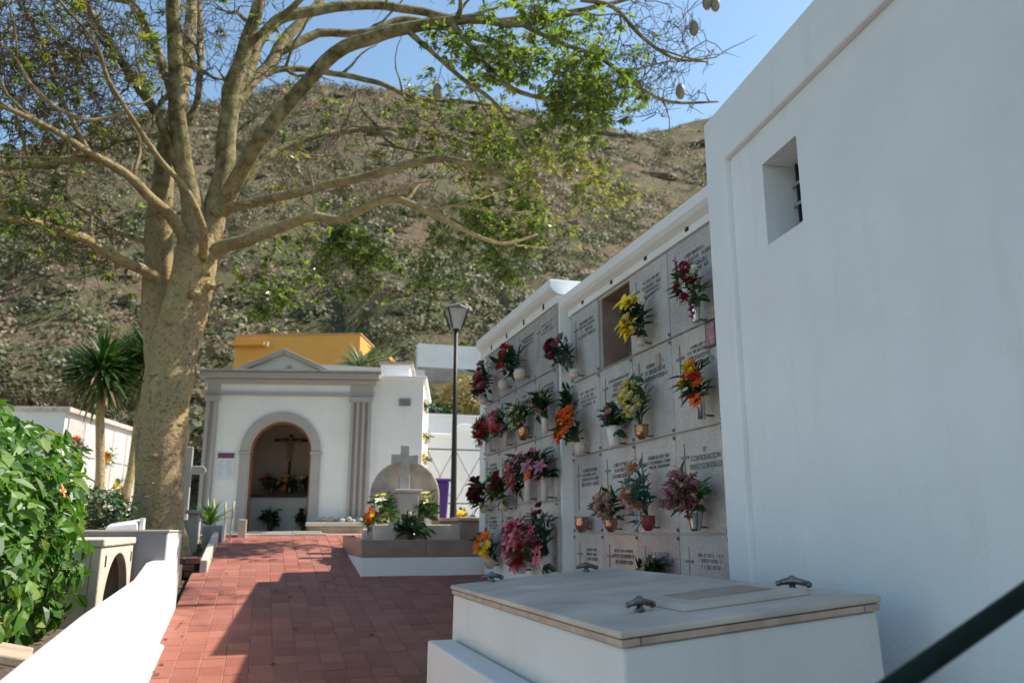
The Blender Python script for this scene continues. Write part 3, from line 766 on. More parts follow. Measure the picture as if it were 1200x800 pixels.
LV = [
 ('mauve and pink roses with dark leaves at the far top corner', 9.12, 3.50, .34, .40, ('ring', WHCER, 9.30, 3.24, 1.5), [('rose', 'mauve', 8, .07), ('rose', 'palepink', 5, .05), ('rose', 'red', 5, .05)], LEAFD),
 ('spray of dark red roses beside two cream vases', 8.05, 3.52, .36, .42, ('ring', CREAM, 7.83, 3.27, 1.6), [('rose', 'red', 9, .06), ('rose', 'maroon', 6, .06)], LEAFD),
 ('red carnations, outermost of the second row', 9.10, 2.90, .32, .32, ('tall', WHCER, 9.14, 2.66, .9), [('cluster', 'red', 14, .055)], LEAFD),
 ('pink-red carnations beside the outermost red ones', 8.45, 2.92, .34, .34, ('tall', CREAM, 8.47, 2.66, .9), [('cluster', 'pink', 9, .055), ('cluster', 'red', 7, .055)], LEAFD),
 ('white and cream flowers in a copper bowl vase', 7.82, 2.90, .30, .30, ('bowl', COPPER, 7.79, 2.66, 1.2), [('rose', 'cream', 10, .05), ('cluster', 'white', 8, .045)], LEAFM),
 ('sparse dried twigs in a tall white vase', 7.16, 2.92, .26, .28, ('tall', WHCER, 7.15, 2.66, 1.1), [('cluster', 'dried', 7, .04), ('cluster', 'palepink', 4, .03)], LEAFD),
 ('pink lilies with long dark leaves in a white tube vase', 7.78, 2.33, .42, .38, ('tall', WHCER, 7.66, 2.05, 1.2), [('lily', 'pink', 9, .09), ('lily', 'mauve', 5, .08)], LEAFD),
 ('orange and mauve lilies beside the white corner strip', 7.16, 2.36, .34, .38, ('tall', WHCER, 7.18, 2.05, 1.1), [('lily', 'mauve', 7, .085), ('lily', 'orange', 4, .075)], LEAFD),
 ('dark maroon blooms, outermost of the third row', 9.22, 2.22, .36, .38, ('ring', CREAM, 9.26, 1.98, 1.3), [('rose', 'burgundy', 13, .065)], LEAFD),
 ('maroon and red blooms with green leaves in a tan vase', 8.45, 2.23, .32, .32, ('bowl', CREAM, 8.47, 1.98, 1.2), [('rose', 'maroon', 9, .06), ('cluster', 'red', 4, .05)], LEAFM),
 ('orange, yellow and white flowers low on the far niche wall', 8.95, 1.64, .46, .36, ('bowl', CREAM, 8.97, 1.38, 1.4), [('daisy', 'orange', 8, .075), ('daisy', 'yellow', 7, .075), ('rose', 'white', 4, .05)], LEAFD),
 ('large red and pink spray with trailing green leaves', 7.78, 1.68, .58, .50, ('bucket', WHCER, 7.86, 1.38, 1.3), [('lily', 'maroon', 10, .1), ('lily', 'pink', 9, .09), ('rose', 'red', 6, .06)], LEAFM),
 ('tall dark bouquet of pink gladioli and green fronds', 7.12, 1.74, .36, .58, ('bucket', WHCER, 7.16, 1.40, 1.1), [('spike', 'magenta', 5, .045), ('rose', 'maroon', 7, .055), ('lily', 'pink', 4, .07)], LEAFD),
]
for lb, y, z, w_, h_, v, hd, lf in LV:
    bouquet(lb, 'flower vase', (0, y, z), (w_, h_), v, hd, lf, LB, G2, nleaf=24, llen=.16)
o = thing('cream_vase', 'small empty cream vase under the dark red rose spray', 'vase', (LB - .09, 8.5, 3.28)); vase_parts(o, 'ring', CREAM, (LB - .09, 8.5, 3.28), LB, 1.5)

# ------------------------------------------------------------------ grave plot with headstone and cross
def grave_plot():
    o = thing('grave_plot', 'raised grave plot with white plinth and brown granite kerb', 'grave', (2.0, 10.9, 1.35))
    xa, xb, ya, yb = 1.17, 2.69, 9.80, 12.0; zt, zm = 1.68, 1.485
    MB().prism([(xa + .008, ya + .008), (xb, ya + .008), (xb, yb), (xa + .008, yb)], 'z', 1.0, zm).build('plinth', WHITE, o, bevel=.01)
    for k in range(2):
        a = xa + (xb - xa) * k / 2; b = xa + (xb - xa) * (k + 1) / 2
        MB().box(a + .002, b - .002, ya, ya + .09, zm + .001, zt).build('kerb_stone', BROWNST, o, bevel=.006)
    for k in range(3):
        a = ya + .091 + (yb - ya - .1) * k / 3; b = ya + .091 + (yb - ya - .1) * (k + 1) / 3
        MB().box(xa, xa + .09, a + .002, b - .002, zm + .001, zt + .02 * k + .005).build('kerb_stone', BROWNST, o, bevel=.006)
    MB().box(xa + .091, xb - .01, ya + .091, yb, zm + .001, zt - .07).build('gravel_bed', SOIL, o)
    MB().box(1.42, 2.48, 10.55, 11.9, 1.55, 1.80).build('inner_slab', CONCR, o, bevel=.012)
    MB().box(1.40, 2.52, 10.5, 10.58, 1.56, 1.86).build('inner_kerb', BEIGE, o, bevel=.008)
    MB().box(2.50, 3.04, 10.4, 11.95, 1.2, 1.90).build('side_slab', BROWNST, o, bevel=.01)
    MB().box(2.46, 3.06, 10.37, 11.98, 1.905, 1.955).build('side_cover', SANDST, o, bevel=.012)
    # headstone with a rounded top
    h = thing('headstone', 'weathered round-topped headstone behind the granite cross', 'headstone', (1.94, 11.5, 1.8))
    n = 18; pts = [(1.47, 1.78), (1.47, 2.25)] + [(1.95 + .48 * math.cos(math.pi - math.pi * i / n), 2.25 + .50 * math.sin(math.pi * i / n)) for i in range(1, n)] + [(2.43, 2.25), (2.43, 1.78)]
    MB().prism(pts, 'y', 11.45, 11.6).build('slab', HEADST, h, bevel=.02)
    c = thing('stone_cross', 'pale granite cross on a square pedestal on the grave', 'cross', (1.92, 11.2, 1.8))
    MB().box(1.76, 2.06, 11.05, 11.33, 1.80, 2.28).build('pedestal', CROSSST, c, bevel=.012)
    MB().box(1.73, 2.09, 11.02, 11.36, 2.281, 2.325).build('pedestal_cap', CROSSST, c, bevel=.01)
    w1 = .055
    pts = [(1.88 - .07, 2.326), (1.88 - w1, 2.68), (1.70, 2.67), (1.70, 2.80), (1.88 - w1, 2.79), (1.88 - w1, 2.92), (1.88 + w1, 2.92), (1.88 + w1, 2.79), (2.06, 2.80), (2.06, 2.67), (1.88 + w1, 2.68), (1.88 + .07, 2.326)]
    MB().prism(pts, 'y', 11.14, 11.24).build('cross_shaft', CROSSST, c, bevel=.008)
grave_plot()
GF = 'flowers on the grave plot'
bouquet('white and yellow lilies left of the granite cross pedestal', 'flower vase', (1.60, 10.95, 2.08), (.36, .44), ('bucket', WHCER, 10.95, 1.803, 1.), [('lily', 'white', 6, .08), ('lily', 'paleyellow', 5, .08)], LEAFM, None, GF, 34, .17)
bouquet('cream lilies with long pale leaves right of the cross pedestal', 'flower vase', (2.20, 11.15, 2.08), (.26, .40), ('bucket', WHCER, 11.15, 1.803, 1.), [('lily', 'cream', 5, .08)], LEAFM, None, GF, 30, .2)
bouquet('dark leafy potted plant in front of the granite cross', 'potted plant', (1.84, 10.34, 1.86), (.42, .44), ('bucket', BRONZE, 10.34, 1.612, .9), [('cluster', 'white', 2, .03)], LEAFD, None, GF, 46, .17)
bouquet('orange and yellow flowers at the left kerb of the grave plot', 'flower vase', (1.42, 10.75, 1.93), (.28, .22), ('bowl', CREAM, 10.75, 1.803, .8), [('daisy', 'yellow', 5, .065), ('rose', 'orange', 4, .05)], LEAFM, None, GF, 22, .13)

# ------------------------------------------------------------------ chapel
def chapel():
    o = thing('chapel', 'small white chapel with grey pilasters, arched doorway and low pediment', 'chapel', (.375, 16, 1.72), math.radians(-13))
    Z = 1.72
    def part(mb, name, mat, parent=None, **kw):
        q = mb.build(name, mat, None, **kw); local_child(q, parent or o); return q
    B = lambda x0, x1, y0, y1, z0, z1: MB().box(x0, x1, y0, y1, z0 - Z, z1 - Z)
    dc, dr = -.03, .57; n = 20
    def arc(r, zc, n=20): return [(dc - r * math.cos(math.pi * i / n), zc + r * math.sin(math.pi * i / n) - Z) for i in range(n + 1)]
    zs = 3.23
    out = [(-1.45, 1.5 - Z), (dc - dr, 1.5 - Z)] + arc(dr, zs) + [(dc + dr, 1.5 - Z), (1.62, 1.5 - Z), (1.62, 4.3 - Z), (-1.45, 4.3 - Z)]
    part(MB().prism(out, 'y', 0, .28), 'front_wall', WHITE)
    # interior
    m = MB(); a, b, d, t = -1.2, 1.3, 2.0, 4.25
    m.box(a - .2, a, .281, d + .2, 1.5 - Z, t - Z); m.box(b, b + .2, .281, d + .2, 1.5 - Z, t - Z); m.box(a, b, d, d + .2, 1.5 - Z, t - Z)
    part(m, 'chapel_inner_wall', plaster('interior_plaster', (.55, .44, .36), amt=.2))
    part(B(a - .2, b + .2, .0, d + .2, 4.301, 4.50), 'roof_slab', CEMENT)
    part(B(a, b, .281, d, 1.55, 1.765), 'floor_slab', CONCR)
    alt = part(B(a + .02, b - .02, 1.35, d - .005, 1.766, 2.44), 'altar', WHITE2, bevel=.01)
    part(B(a + .01, b - .01, 1.30, d - .004, 2.441, 2.50), 'altar_shelf', WOOD, alt, bevel=.006)
    # archivolt and jambs
    k = .17
    ring = arc(dr + k, zs) + list(reversed(arc(dr + .002, zs)))
    part(MB().prism(ring, 'y', -.05, -.002), 'archivolt', TRIM, bevel=.006)
    for s in (-1, 1):
        x = dc + s * (dr + k / 2 + .001)
        part(B(x - k / 2, x + k / 2, -.05, -.002, 1.76, zs - .06), 'jamb', TRIM, bevel=.006)
        part(B(x - k / 2 - .02, x + k / 2 + .02, -.075, -.002, zs - .059, zs - .001), 'impost', TRIM, bevel=.006)
        xx = dc + s * (dr - .022)
        part(B(xx - .02, xx + .02, .06, .14, 1.77, zs - .02), 'door_frame', DOORW)
    fr = arc(dr - .003, zs) + list(reversed(arc(dr - .045, zs))); part(MB().prism(fr, 'y', .062, .138), 'door_frame', DOORW)
    # pilasters with flutes
    def pil(x0, x1, nf):
        p = part(B(x0, x1, -.03, -.002, 1.76, 4.28), 'pilaster', TRIM)
        w_ = (x1 - x0) / (nf * 2 - 1)
        for i in range(nf):
            a_ = x0 + i * 2 * w_; part(B(a_, a_ + w_, -.085, -.031, 2.02, 4.2), 'fillet', TRIM, p, bevel=.012)
        part(B(x0 - .03, x1 + .03, -.10, -.032, 1.765, 2.0), 'pilaster_base', TRIM, p, bevel=.01)
        part(B(x0 - .03, x1 + .03, -.11, -.032, 4.16, 4.27), 'capital', TRIM, p, bevel=.01)
    pil(-1.45, -1.24, 2); pil(1.24, 1.62, 4)
    # entablature
    part(B(-1.50, 1.67, -.06, .3, 4.281, 4.35), 'architrave', TRIM, bevel=.008)
    part(B(-1.44, 1.60, -.02, .3, 4.351, 4.50), 'frieze', WHITE)
    for x0, x1 in ((-1.46, -1.22), (1.22, 1.64)): part(B(x0, x1, -.05, -.022, 4.351, 4.50), 'frieze_block', TRIM)
    part(B(-1.52, 1.69, -.09, .3, 4.501, 4.60), 'cornice', TRIM, bevel=.02); part(B(-1.60, 1.77, -.16, .34, 4.601, 4.72), 'cornice', TRIM, bevel=.025); part(B(-1.63, 1.80, -.19, .36, 4.721, 4.76), 'cornice_tile', CEMENT, bevel=.008)
    # pediment
    px = -.07
    part(MB().prism([(px - .80, 4.762 - Z), (px + .80, 4.762 - Z), (px, 5.09 - Z)], 'y', .02, .2), 'tympanum', WHITE2)
    for s in (-1, 1):
        part(MB().prism([(px + s * .95, 4.762 - Z), (px + s * .74, 4.763 - Z), (px + s * .003, 5.085 - Z), (px + s * .003, 5.19 - Z)], 'y', -.08, .25), 'raking_cornice', TRIM, bevel=.008)
    part(MB().ico((px + .1, -.0, 4.85 - Z), .045, 2).box(px + .02, px + .2, -.03, .02, 4.762 - Z, 4.81 - Z), 'ornament', CONCR, smooth=True)
    # wing on the right
    part(B(1.625, 2.60, .04, 3.0, 1.5, 4.62), 'wing_wall', WHITE)
    part(B(1.70, 2.66, -.02, 3.05, 4.621, 4.70), 'wing_coping', COOL, bevel=.01)
    part(B(1.72, 2.30, .5, 2.2, 4.701, 5.02), 'roof_box', COOL, bevel=.01); part(B(1.68, 2.36, .46, 2.25, 5.021, 5.07), 'roof_box_cover', CEMENT)
    g = part(B(2.14, 2.36, .02, .039, 4.12, 4.26), 'wall_grille', simple('grille_grey', (.14, .14, .15), .5, .2, 9, 0))
    for i in range(4): part(B(2.145, 2.355, .008, .0195, 4.13 + i * .033, 4.145 + i * .033), 'slat', simple('grille_slat', (.3, .3, .31), .5, .2, 9, 0), g)
    # low ledge with rubble right of the door
    part(B(.70, 1.66, -.85, -.12, 1.5, 1.86), 'ledge', SANDST, bevel=.02); part(B(.66, 1.70, -.92, -.10, 1.861, 1.93), 'ledge_slab', CONCR, bevel=.015)
    for i in range(14):
        x = .78 + i * .062; part(MB().ico((x, -.3 + random.uniform(-.1, .1), 1.95 + random.uniform(0, .04) - Z), .06, 1, (1, 1, .8), .2), 'rubble_stone', CEMENT)
    # poster
    po = thing('poster', 'white notice with a purple heading fixed to the chapel wall', 'poster', (.375, 16, 1.72), math.radians(-13))
    q = B(-1.19, -.85, -.012, -.0015, 2.70, 3.24).build('sheet', simple('paper', (.66, .67, .70), .6, .05, 5, 0)); local_child(q, po)
    q2 = B(-1.17, -.87, -.0155, -.0125, 3.10, 3.20).build('heading', simple('poster_purple', (.16, .04, .12), .6, .3, 20, 0)); local_child(q2, q)
    tx = MB()
    for i in range(7):
        z = 3.04 - i * .042
        for x0 in (-1.15, -1.01):
            tx.box(x0, x0 + random.uniform(.07, .12), -.0150, -.0125, z - Z, z + .012 - Z)
    q3 = tx.build('print_lines', simple('poster_grey', (.42, .44, .50), .6, .1, 9, 0)); local_child(q3, q)
    # crucifix
    cr = thing('crucifix', 'dark wooden crucifix hanging on the inner wall of the chapel', 'crucifix', (.375, 16, 1.50), math.radians(-13))
    y = d - .05; x = -.24
    q = MB().box(x - .025, x + .025, y, d - .003, 2.98 - Z, 3.98 - Z).build('upright', WOOD); local_child(q, cr)
    q = MB().box(x - .34, x + .34, y - .004, y + .038, 3.84 - Z, 3.90 - Z).build('crossbeam', WOOD); local_child(q, cr)
    vs_ = [(x, y - .05, 3.50), (x, y - .05, 3.60), (x, y - .05, 3.70), (x, y - .06, 3.75), (x + .01, y - .075, 3.80), (x + .015, y - .08, 3.86),
           (x - .08, y - .045, 3.715), (x - .19, y - .04, 3.75), (x - .30, y - .035, 3.77), (x + .08, y - .045, 3.715), (x + .19, y - .04, 3.75), (x + .30, y - .035, 3.77),
           (x - .03, y - .06, 3.42), (x - .025, y - .085, 3.28), (x - .01, y - .05, 3.13), (x + .03, y - .06, 3.42), (x + .03, y - .085, 3.28), (x + .01, y - .05, 3.13)]
    ed = [(0, 1), (1, 2), (2, 3), (3, 4), (4, 5), (2, 6), (6, 7), (7, 8), (2, 9), (9, 10), (10, 11), (0, 12), (12, 13), (13, 14), (0, 15), (15, 16), (16, 17)]
    rad = [.055, .05, .06, .022, .045, .035, .024, .018, .013, .024, .018, .013, .034, .026, .018, .034, .026, .018]
    me = bpy.data.meshes.new('figure'); me.from_pydata([(x + (a_ - x) * .8, b_, 3.83 + (c_ - 3.715) * .72 - Z) for a_, b_, c_ in vs_], ed, []); me.materials.append(FLESH)
    fo = bpy.data.objects.new('figure', me); C.objects.link(fo); local_child(fo, cr)
    sk = fo.modifiers.new('skin', 'SKIN'); sl = me.skin_vertices[0].data
    for i, r in enumerate(rad): sl[i].radius = (r, r)
    sl[0].use_root = True
    fo.modifiers.new('sub', 'SUBSURF').levels = 1; fo.modifiers['sub'].render_levels = 1
chapel()
def chap(x, y, z):                                   # chapel frame to world
    a = math.radians(-13); return (.375 + x * math.cos(a) - y * math.sin(a), 16 + x * math.sin(a) + y * math.cos(a), z)
GA = 'flower vases inside the chapel'
for x, col1, col2, lab in ((-.48, 'red', 'maroon', 'dark red flowers on the altar below the crucifix'), (-.12, 'yellow', 'orange', 'yellow flowers in the middle of the chapel altar'), (.28, 'cream', 'pink', 'pink and cream flowers at the altar end')):
    p = chap(x, 1.5, 2.5); bouquet(lab, 'flower vase', (p[0], p[1], 2.76), (.46, .36), ('bucket', BRONZE, p[1], 2.503, .9), [('rose', col1, 8, .06), ('daisy', col2, 6, .055)], LEAFD, None, GA, 30, .15)
for x, lab in ((-.36, 'leafy potted plant left on the chapel floor'), (.28, 'bushy potted plant right on the chapel floor')):
    p = chap(x, 1.05, 1.77); bouquet(lab, 'potted plant', (p[0], p[1], 2.06), (.40, .34), ('bucket', BRONZE, p[1], 1.768, 1.1), [('cluster', 'maroon', 4, .04)], LEAFD, None, GA, 44, .15)
# flowers fixed on the side of the chapel wing
for i, (z, lab) in enumerate(((4.05, 'small yellow bouquet high on the sunlit chapel side'), (3.45, 'yellow bouquet at mid height on the sunlit chapel side'), (3.05, 'orange and yellow bouquet low on the sunlit chapel side'))):
    p = chap(2.66, .35, z); bouquet(lab, 'flower vase', (p[0], p[1], z + .12), (.22, .22), ('ring', CREAM, p[1], z - .04, 1.), [('daisy', 'yellow', 6, .055), ('rose', 'orange', 4, .045)], LEAFM, None, 'bouquets on the chapel side', 16, .1)

# ------------------------------------------------------------------ low wall, block, arched stone box, hedge on the left
def left_wall():
    o = thing('low_wall', 'sunlit white low wall along the tiled path', 'wall', (-.74, 4.5, .5))
    top = [(-3, .88), (1, 1.165), (3.4, 1.333), (4.46, 1.40), (6.15, 1.467), (6.75, 1.556), (7.148, 1.556)]
    poly = [(-3, -.6), *top, (7.148, .4)]
    MB().prism(poly, 'x', -.76, -.655).build('wall_body', WHITE2, o, bevel=.015)
    MB().hexa([(-.654, 0, -.02), (-.615, 0, -.02), (-.605, 7.1, rz(7.1) - .02), (-.654, 7.1, rz(7.1) - .02), (-.654, 0, .022), (-.62, 0, .004), (-.612, 7.1, rz(7.1) + .004), (-.654, 7.1, rz(7.1) + .03)]).build('mortar_fillet', CONCR, o)
    b = thing('wall_block', 'square white block with a grey front at the wall end', 'wall block', (-1.6, 7.8, .9))
    MB().box(-2.7, -.66, 7.162, 8.45, .6, 1.77).build('block_body', WHITE, b, bevel=.01)
    MB().box(-2.69, -.675, 7.15, 7.161, .7, 1.762).build('grey_front', GREYP, b)  # thin sheet, darker grey than the white body behind it
    MB().box(-2.72, -.652, 7.146, 8.46, 1.771, 1.79).build('block_coping', CONCR, b, bevel=.005)
    m = thing('marble_book', 'small white marble marker lying on the grey-fronted block', 'marker', (-1.02, 7.5, 1.79))
    MB().hexa([(-1.16, 7.4, 1.79), (-.92, 7.4, 1.79), (-.92, 7.58, 1.79), (-1.16, 7.58, 1.79), (-1.15, 7.41, 1.82), (-.93, 7.41, 1.84), (-.93, 7.58, 1.88), (-1.15, 7.58, 1.84)]).build('leaning_slab', WHCER, m, bevel=.006)
    MB().box(-.915, -.885, 7.45, 7.58, 1.79, 1.885).build('side_plate', WHCER, m, bevel=.004)
left_wall()
def arch_box():
    o = thing('arched_grave_box', 'beige stone grave box with an arched opening behind the low wall', 'grave box', (-1.2, 6.1, 1.2))
    X, ya, yb, z0, zt = -.90, 5.72, 7.10, 1.10, 1.735
    oa, ob, zs, hh = 5.92, 6.98, 1.20, .43; n = 18; c = (oa + ob) / 2; r = (ob - oa) / 2
    arc = [(c - r * math.cos(math.pi * i / n), zs + hh * math.sin(math.pi * i / n) ** .8) for i in range(n + 1)]
    MB().prism([(ya, z0), (oa, z0)] + arc + [(ob, z0), (yb, z0), (yb, zt - .05), (ya, zt - .05)], 'x', X - .06, X).build('arched_front', BEIGE, o, bevel=.008)
    MB().box(X - .75, X + .015, ya - .015, yb + .015, zt - .049, zt).build('top_slab', BEIGE, o, bevel=.01)
    MB().box(X - .74, X - .061, ya, ya + .06, z0, zt - .05).build('end_panel', BEIGE, o); MB().box(X - .74, X - .061, yb - .06, yb, z0, zt - .05).build('end_panel', BEIGE, o)
    MB().box(X - .74, X - .68, ya + .061, yb - .061, z0, zt - .05).build('back_panel', BEIGE, o)
    for y in (ya + .16, yb - .1): MB().box(X + .0005, X + .006, y - .012, y + .012, 1.56, 1.63).build('slot_plate', DARK, o)
    p = thing('white_candle_pot', 'little white pot standing inside the arched stone box', 'pot', (X - .2, 5.85, 1.25))
    MB().lathe([(.04, 0), (.05, .05), (.045, .16), (.03, .17)], (X - .22, 6.15, 1.245), 12).build('pot', WHCER, p, smooth=True)
    for i, (x, y, a) in enumerate(((-1.02, 4.05, .2), (-1.05, 3.55, -.15))):
        s = MB().box(-.16, .16, -.2, .2, -.02, .02).build('stone_slab', SANDST, None, bevel=.008); s.location = (x, y, 1.30 - .1 * i); s.rotation_euler = (0, .25, a)
        tag(s, ('tan stone slab tilted under the hedge, by the wall', 'lower tan stone slab under the hedge tip')[i], 'stone slab')
arch_box()
def hedge(name, label, cat, c, r, n, L, mat, seed, power=2.2, flowers=0, flower_col='orange', inner=.35, taper=0.):
    R = random.Random(seed); o = thing(name, label, cat, (c[0], c[1], c[2] - r[2])); m = MB(); st = MB()
    def surf():
        d = Vector((R.gauss(0, 1), R.gauss(0, 1), R.gauss(0, 1))).normalized()
        k = (abs(d.x) ** power + abs(d.y) ** power + abs(d.z) ** power) ** (-1 / power)
        k *= 1 + .16 * noise.noise(d * 2.3 + Vector((seed, 0, 0))) + .07 * noise.noise(d * 6)
        return d, k
    for i in range(n):
        d, k = surf(); q = R.uniform(.93, 1.04) if i > n * inner else R.uniform(.55, .93)
        p = Vector((c[0] + d.x * r[0] * k * q, c[1] + d.y * r[1] * k * q, c[2] + d.z * r[2] * k * q))
        if taper and d.z < .25: p.x = c[0] + (p.x - c[0]) * (1 - taper * min(1, .25 - d.z))
        nr = (Vector((d.x / r[0], d.y / r[1], d.z / r[2])).normalized() + Vector((R.gauss(0, .45), R.gauss(0, .45), R.gauss(.35, .45)))).normalized()
        t = Vector((R.gauss(0, 1), R.gauss(0, 1), R.gauss(-.3, .8))); t = (t - nr * t.dot(nr)).normalized()
        l = L * (R.uniform(.3, .7) if R.random() < .35 else R.uniform(.6, 1.15)); m.leaf(p, t, nr, l, l * .52, R.uniform(.1, .3), R.uniform(0, .3))
        if i % 9 == 0: st.tube([Vector((c[0] + d.x * r[0] * .3, c[1] + d.y * r[1] * .3, c[2] - r[2] * .6)), p.lerp(Vector(c), .4), p], [.012, .006, .002], 3, cap=False)
    for i in range(8):
        x = c[0] + R.uniform(-.6, .6) * r[0]; y = c[1] + R.uniform(-.6, .6) * r[1]; st.tube([(x, y, c[2] - r[2] * 1.05), (x + R.uniform(-.1, .1), y, c[2]), (x + R.uniform(-.2, .2), y, c[2] + r[2] * .5)], [.025, .016, .006], 5)
    m.build('foliage', mat, o, kind='stuff'); st.build('stems', BARK, o)
    for i in range(flowers):
        while True:
            d, k = surf()
            if d.x > .3 and d.y < .5: break
        p = Vector((c[0] + d.x * r[0] * k, c[1] + d.y * r[1] * k, c[2] + d.z * r[2] * k))
        f = bpy.data.objects.new('flower', head_mesh('lily', flower_col)); C.objects.link(f); f.location = p; f.scale = (.045,) * 3
        f.rotation_euler = (Vector((d.x, d.y, .3)).to_track_quat('Z', 'Y')).to_euler(); child(f, o)
    return o
hedge('leafy_hedge', 'big bright green leafy hedge with a few orange flowers', 'hedge', (-2.08, 4.9, 1.62), (1.14, 1.85, .88), 17000, .118, HEDGE, 5, 2.5, 4, 'salmon', taper=.26)
hedge('clipped_hedge', 'low dark clipped hedge beside the big tree trunk', 'hedge', (-2.5, 10.6, 1.83), (1.05, .55, .44), 6500, .085, HEDGED, 9, 5, 0)

# ------------------------------------------------------------------ things at the foot of the tree
def tree_foot():
    o = thing('brick_edging', 'brick tree edging with a pale concrete kerb beside the tiles', 'edging', (-.7, 11, 1.4))
    for r in range(3):
        for k in range(3):
            x = -1.10 + k * .175 - (r % 2) * .06; MB().box(x + .004, x + .168, 10.2, 10.31, 1.27 + r * .075, 1.27 + r * .075 + .068).build('brick', BRICKM, o, bevel=.005)
    MB().box(-1.3, -.585, 10.312, 12.6, 1.1, 1.47).build('bed_fill', SOIL, o)
    for k in range(4):
        y = 10.18 + k * .62; MB().hexa([(-.58, y, 1.2), (-.50, y, 1.2), (-.50, y + .61, 1.2), (-.58, y + .61, 1.2), (-.58, y, rz(y) + .14), (-.50, y, rz(y) + .14), (-.50, y + .61, rz(y + .61) + .14), (-.58, y + .61, rz(y + .61) + .14)]).build('kerb_stone', CONCR, o, bevel=.012)
    p = thing('stone_pillar', 'short grey stone pillar with a flat cap beside the trunk', 'pillar', (-.84, 12.3, 1.4))
    MB().box(-.90, -.76, 12.2, 12.36, 1.3, 2.01).build('shaft', CROSSST, p, bevel=.008); MB().box(-.94, -.71, 12.15, 12.4, 2.011, 2.06).build('cap', CROSSST, p, bevel=.01)
    c = thing('white_cross', 'pale stone cross standing between trunk and chapel poster', 'cross', (-.97, 13.1, 1.6))
    MB().box(-1.07, -.97, 13.06, 13.15, 1.6, 3.0).build('upright', CONCR, c, bevel=.012)
    MB().prism([(-1.27, 2.64), (-1.23, 2.60), (-.81, 2.60), (-.77, 2.64), (-.77, 2.68), (-.81, 2.72), (-1.23, 2.72), (-1.27, 2.68)], 'y', 13.065, 13.145).build('arm', CONCR, c, bevel=.008)
    MB().box(-1.15, -.79, 12.95, 13.25, 1.5, 1.95).build('pedestal', CROSSST, c, bevel=.01)
    for i, (a, b) in enumerate((((-.62, 12.8, 2.23), (-.53, 12.8, 1.60)), ((-.45, 12.8, 2.19), (-.42, 12.8, 1.62)), ((-.33, 12.75, 2.20), (-.36, 12.75, 1.62)))):
        s = MB(); A, B_ = Vector(a), Vector(b); s.tube([B_, B_.lerp(A, .33), B_.lerp(A, .34), B_.lerp(A, .66), B_.lerp(A, .67), A], [.014, .013, .016, .013, .015, .012], 7)
        tag(s.build('bamboo_stake', BAMB, smooth=True), ('leaning bamboo stake nearest the small green plant', 'middle bamboo stake before the chapel', 'bamboo stake nearest the chapel doorway')[i], 'stake', 'bamboo stakes by the steps')
    w = thing('small_planter', 'little stone planter with a white end slab by the steps', 'planter', (-.6, 12.75, 1.55))
    MB().box(-.72, -.46, 12.55, 12.95, 1.5, 1.86).build('trough', CEMENT, w, bevel=.01); MB().hexa([(-.459, 12.5, 1.5), (-.42, 12.5, 1.5), (-.42, 12.95, 1.5), (-.459, 12.95, 1.5), (-.459, 12.5, 1.9), (-.42, 12.5, 1.9), (-.42, 12.95, 1.72), (-.459, 12.95, 1.72)]).build('end_slab', WHITE, w, bevel=.006)
    MB().box(-.26, -.14, 13.0, 13.2, 1.6, 1.95).build('door_post_stone', CONCR, w, bevel=.01)
    a = thing('green_plant', 'small bright green spiky plant by the stone pillar', 'plant', (-.66, 12.7, 1.86)); m = MB()
    for i in range(34):
        t = random.uniform(0, 6.28); e = random.uniform(.5, 1.4); d = Vector((math.cos(t) * math.cos(e), math.sin(t) * math.cos(e), math.sin(e))); m.leaf((-.64, 12.72, 1.84), d, Vector((-d.x, -d.y, 1)), random.uniform(.25, .5), .045, .2, .2)
    m.build('leaves', HEDGE, a)
    lm = MB().leaf((0, 0, 0.004), (1, 0, 0), (0, 0, 1), .05, .03, .2, -.1).mesh('fallen_leaf'); lm.materials.append(simple('dead_leaf', (.07, .04, .025), .8, .4, 20, 0))
    R = random.Random(4)
    for i in range(26):
        x, y = (R.uniform(-.6, 1.0), R.uniform(5.9, 12.5)) if i > 8 else (R.uniform(-.64, -.55), R.uniform(6.2, 8.2)); f = bpy.data.objects.new('fallen_leaf', lm); C.objects.link(f); f.location = (x, y, rz(y) + .003); f.rotation_euler = (math.atan(SLOPE), 0, R.uniform(0, 6.28))
        tag(f, 'small dark dead leaf lying on the terracotta path', 'leaf', 'dead leaves on the path')
tree_foot()

# ------------------------------------------------------------------ lamp, bin, walls and houses behind
def lamp():
    o = thing('street_lamp', 'slender dark street lamp with a tapered glass lantern', 'street lamp', (3.2, 14, 1.72)); x, y = 3.21, 14.0
    MB().lathe([(.11, 0), (.11, .05), (.07, .10), (.055, .5), (.042, 2.0), (.036, 3.55)], (x, y, 1.72), 14).build('pole', IRON, o, smooth=True)
    ln = MB().lathe([(.03, 0), (.06, .02), (.07, .05)], (x, y, 5.27), 12).build('collar', IRON, o)
    zb, zt, a, b = 5.32, 5.68, .085, .19
    for sx in (-1, 1):
        for sy in (-1, 1): MB().tube([(x + sx * a, y + sy * a, zb), (x + sx * b, y + sy * b, zt)], .016, 5).build('lantern_bar', IRON, o)
    g = .9
    MB().hexa([(x - a * g, y - a * g, zb), (x + a * g, y - a * g, zb), (x + a * g, y + a * g, zb), (x - a * g, y + a * g, zb), (x - b * g, y - b * g, zt - .005), (x + b * g, y - b * g, zt - .005), (x + b * g, y + b * g, zt - .005), (x - b * g, y + b * g, zt - .005)]).build('lantern_glass', GLASSB, o)
    MB().lathe([(.31, 0), (.30, .025), (.2, .07), (.05, .11), (.02, .14)], (x, y, zt), 4).build('lantern_cap', simple('lamp_cap', (.16, .14, .13), .6, .3, 9, .1), o, bevel=.006)
    C.objects[-1]
lamp()
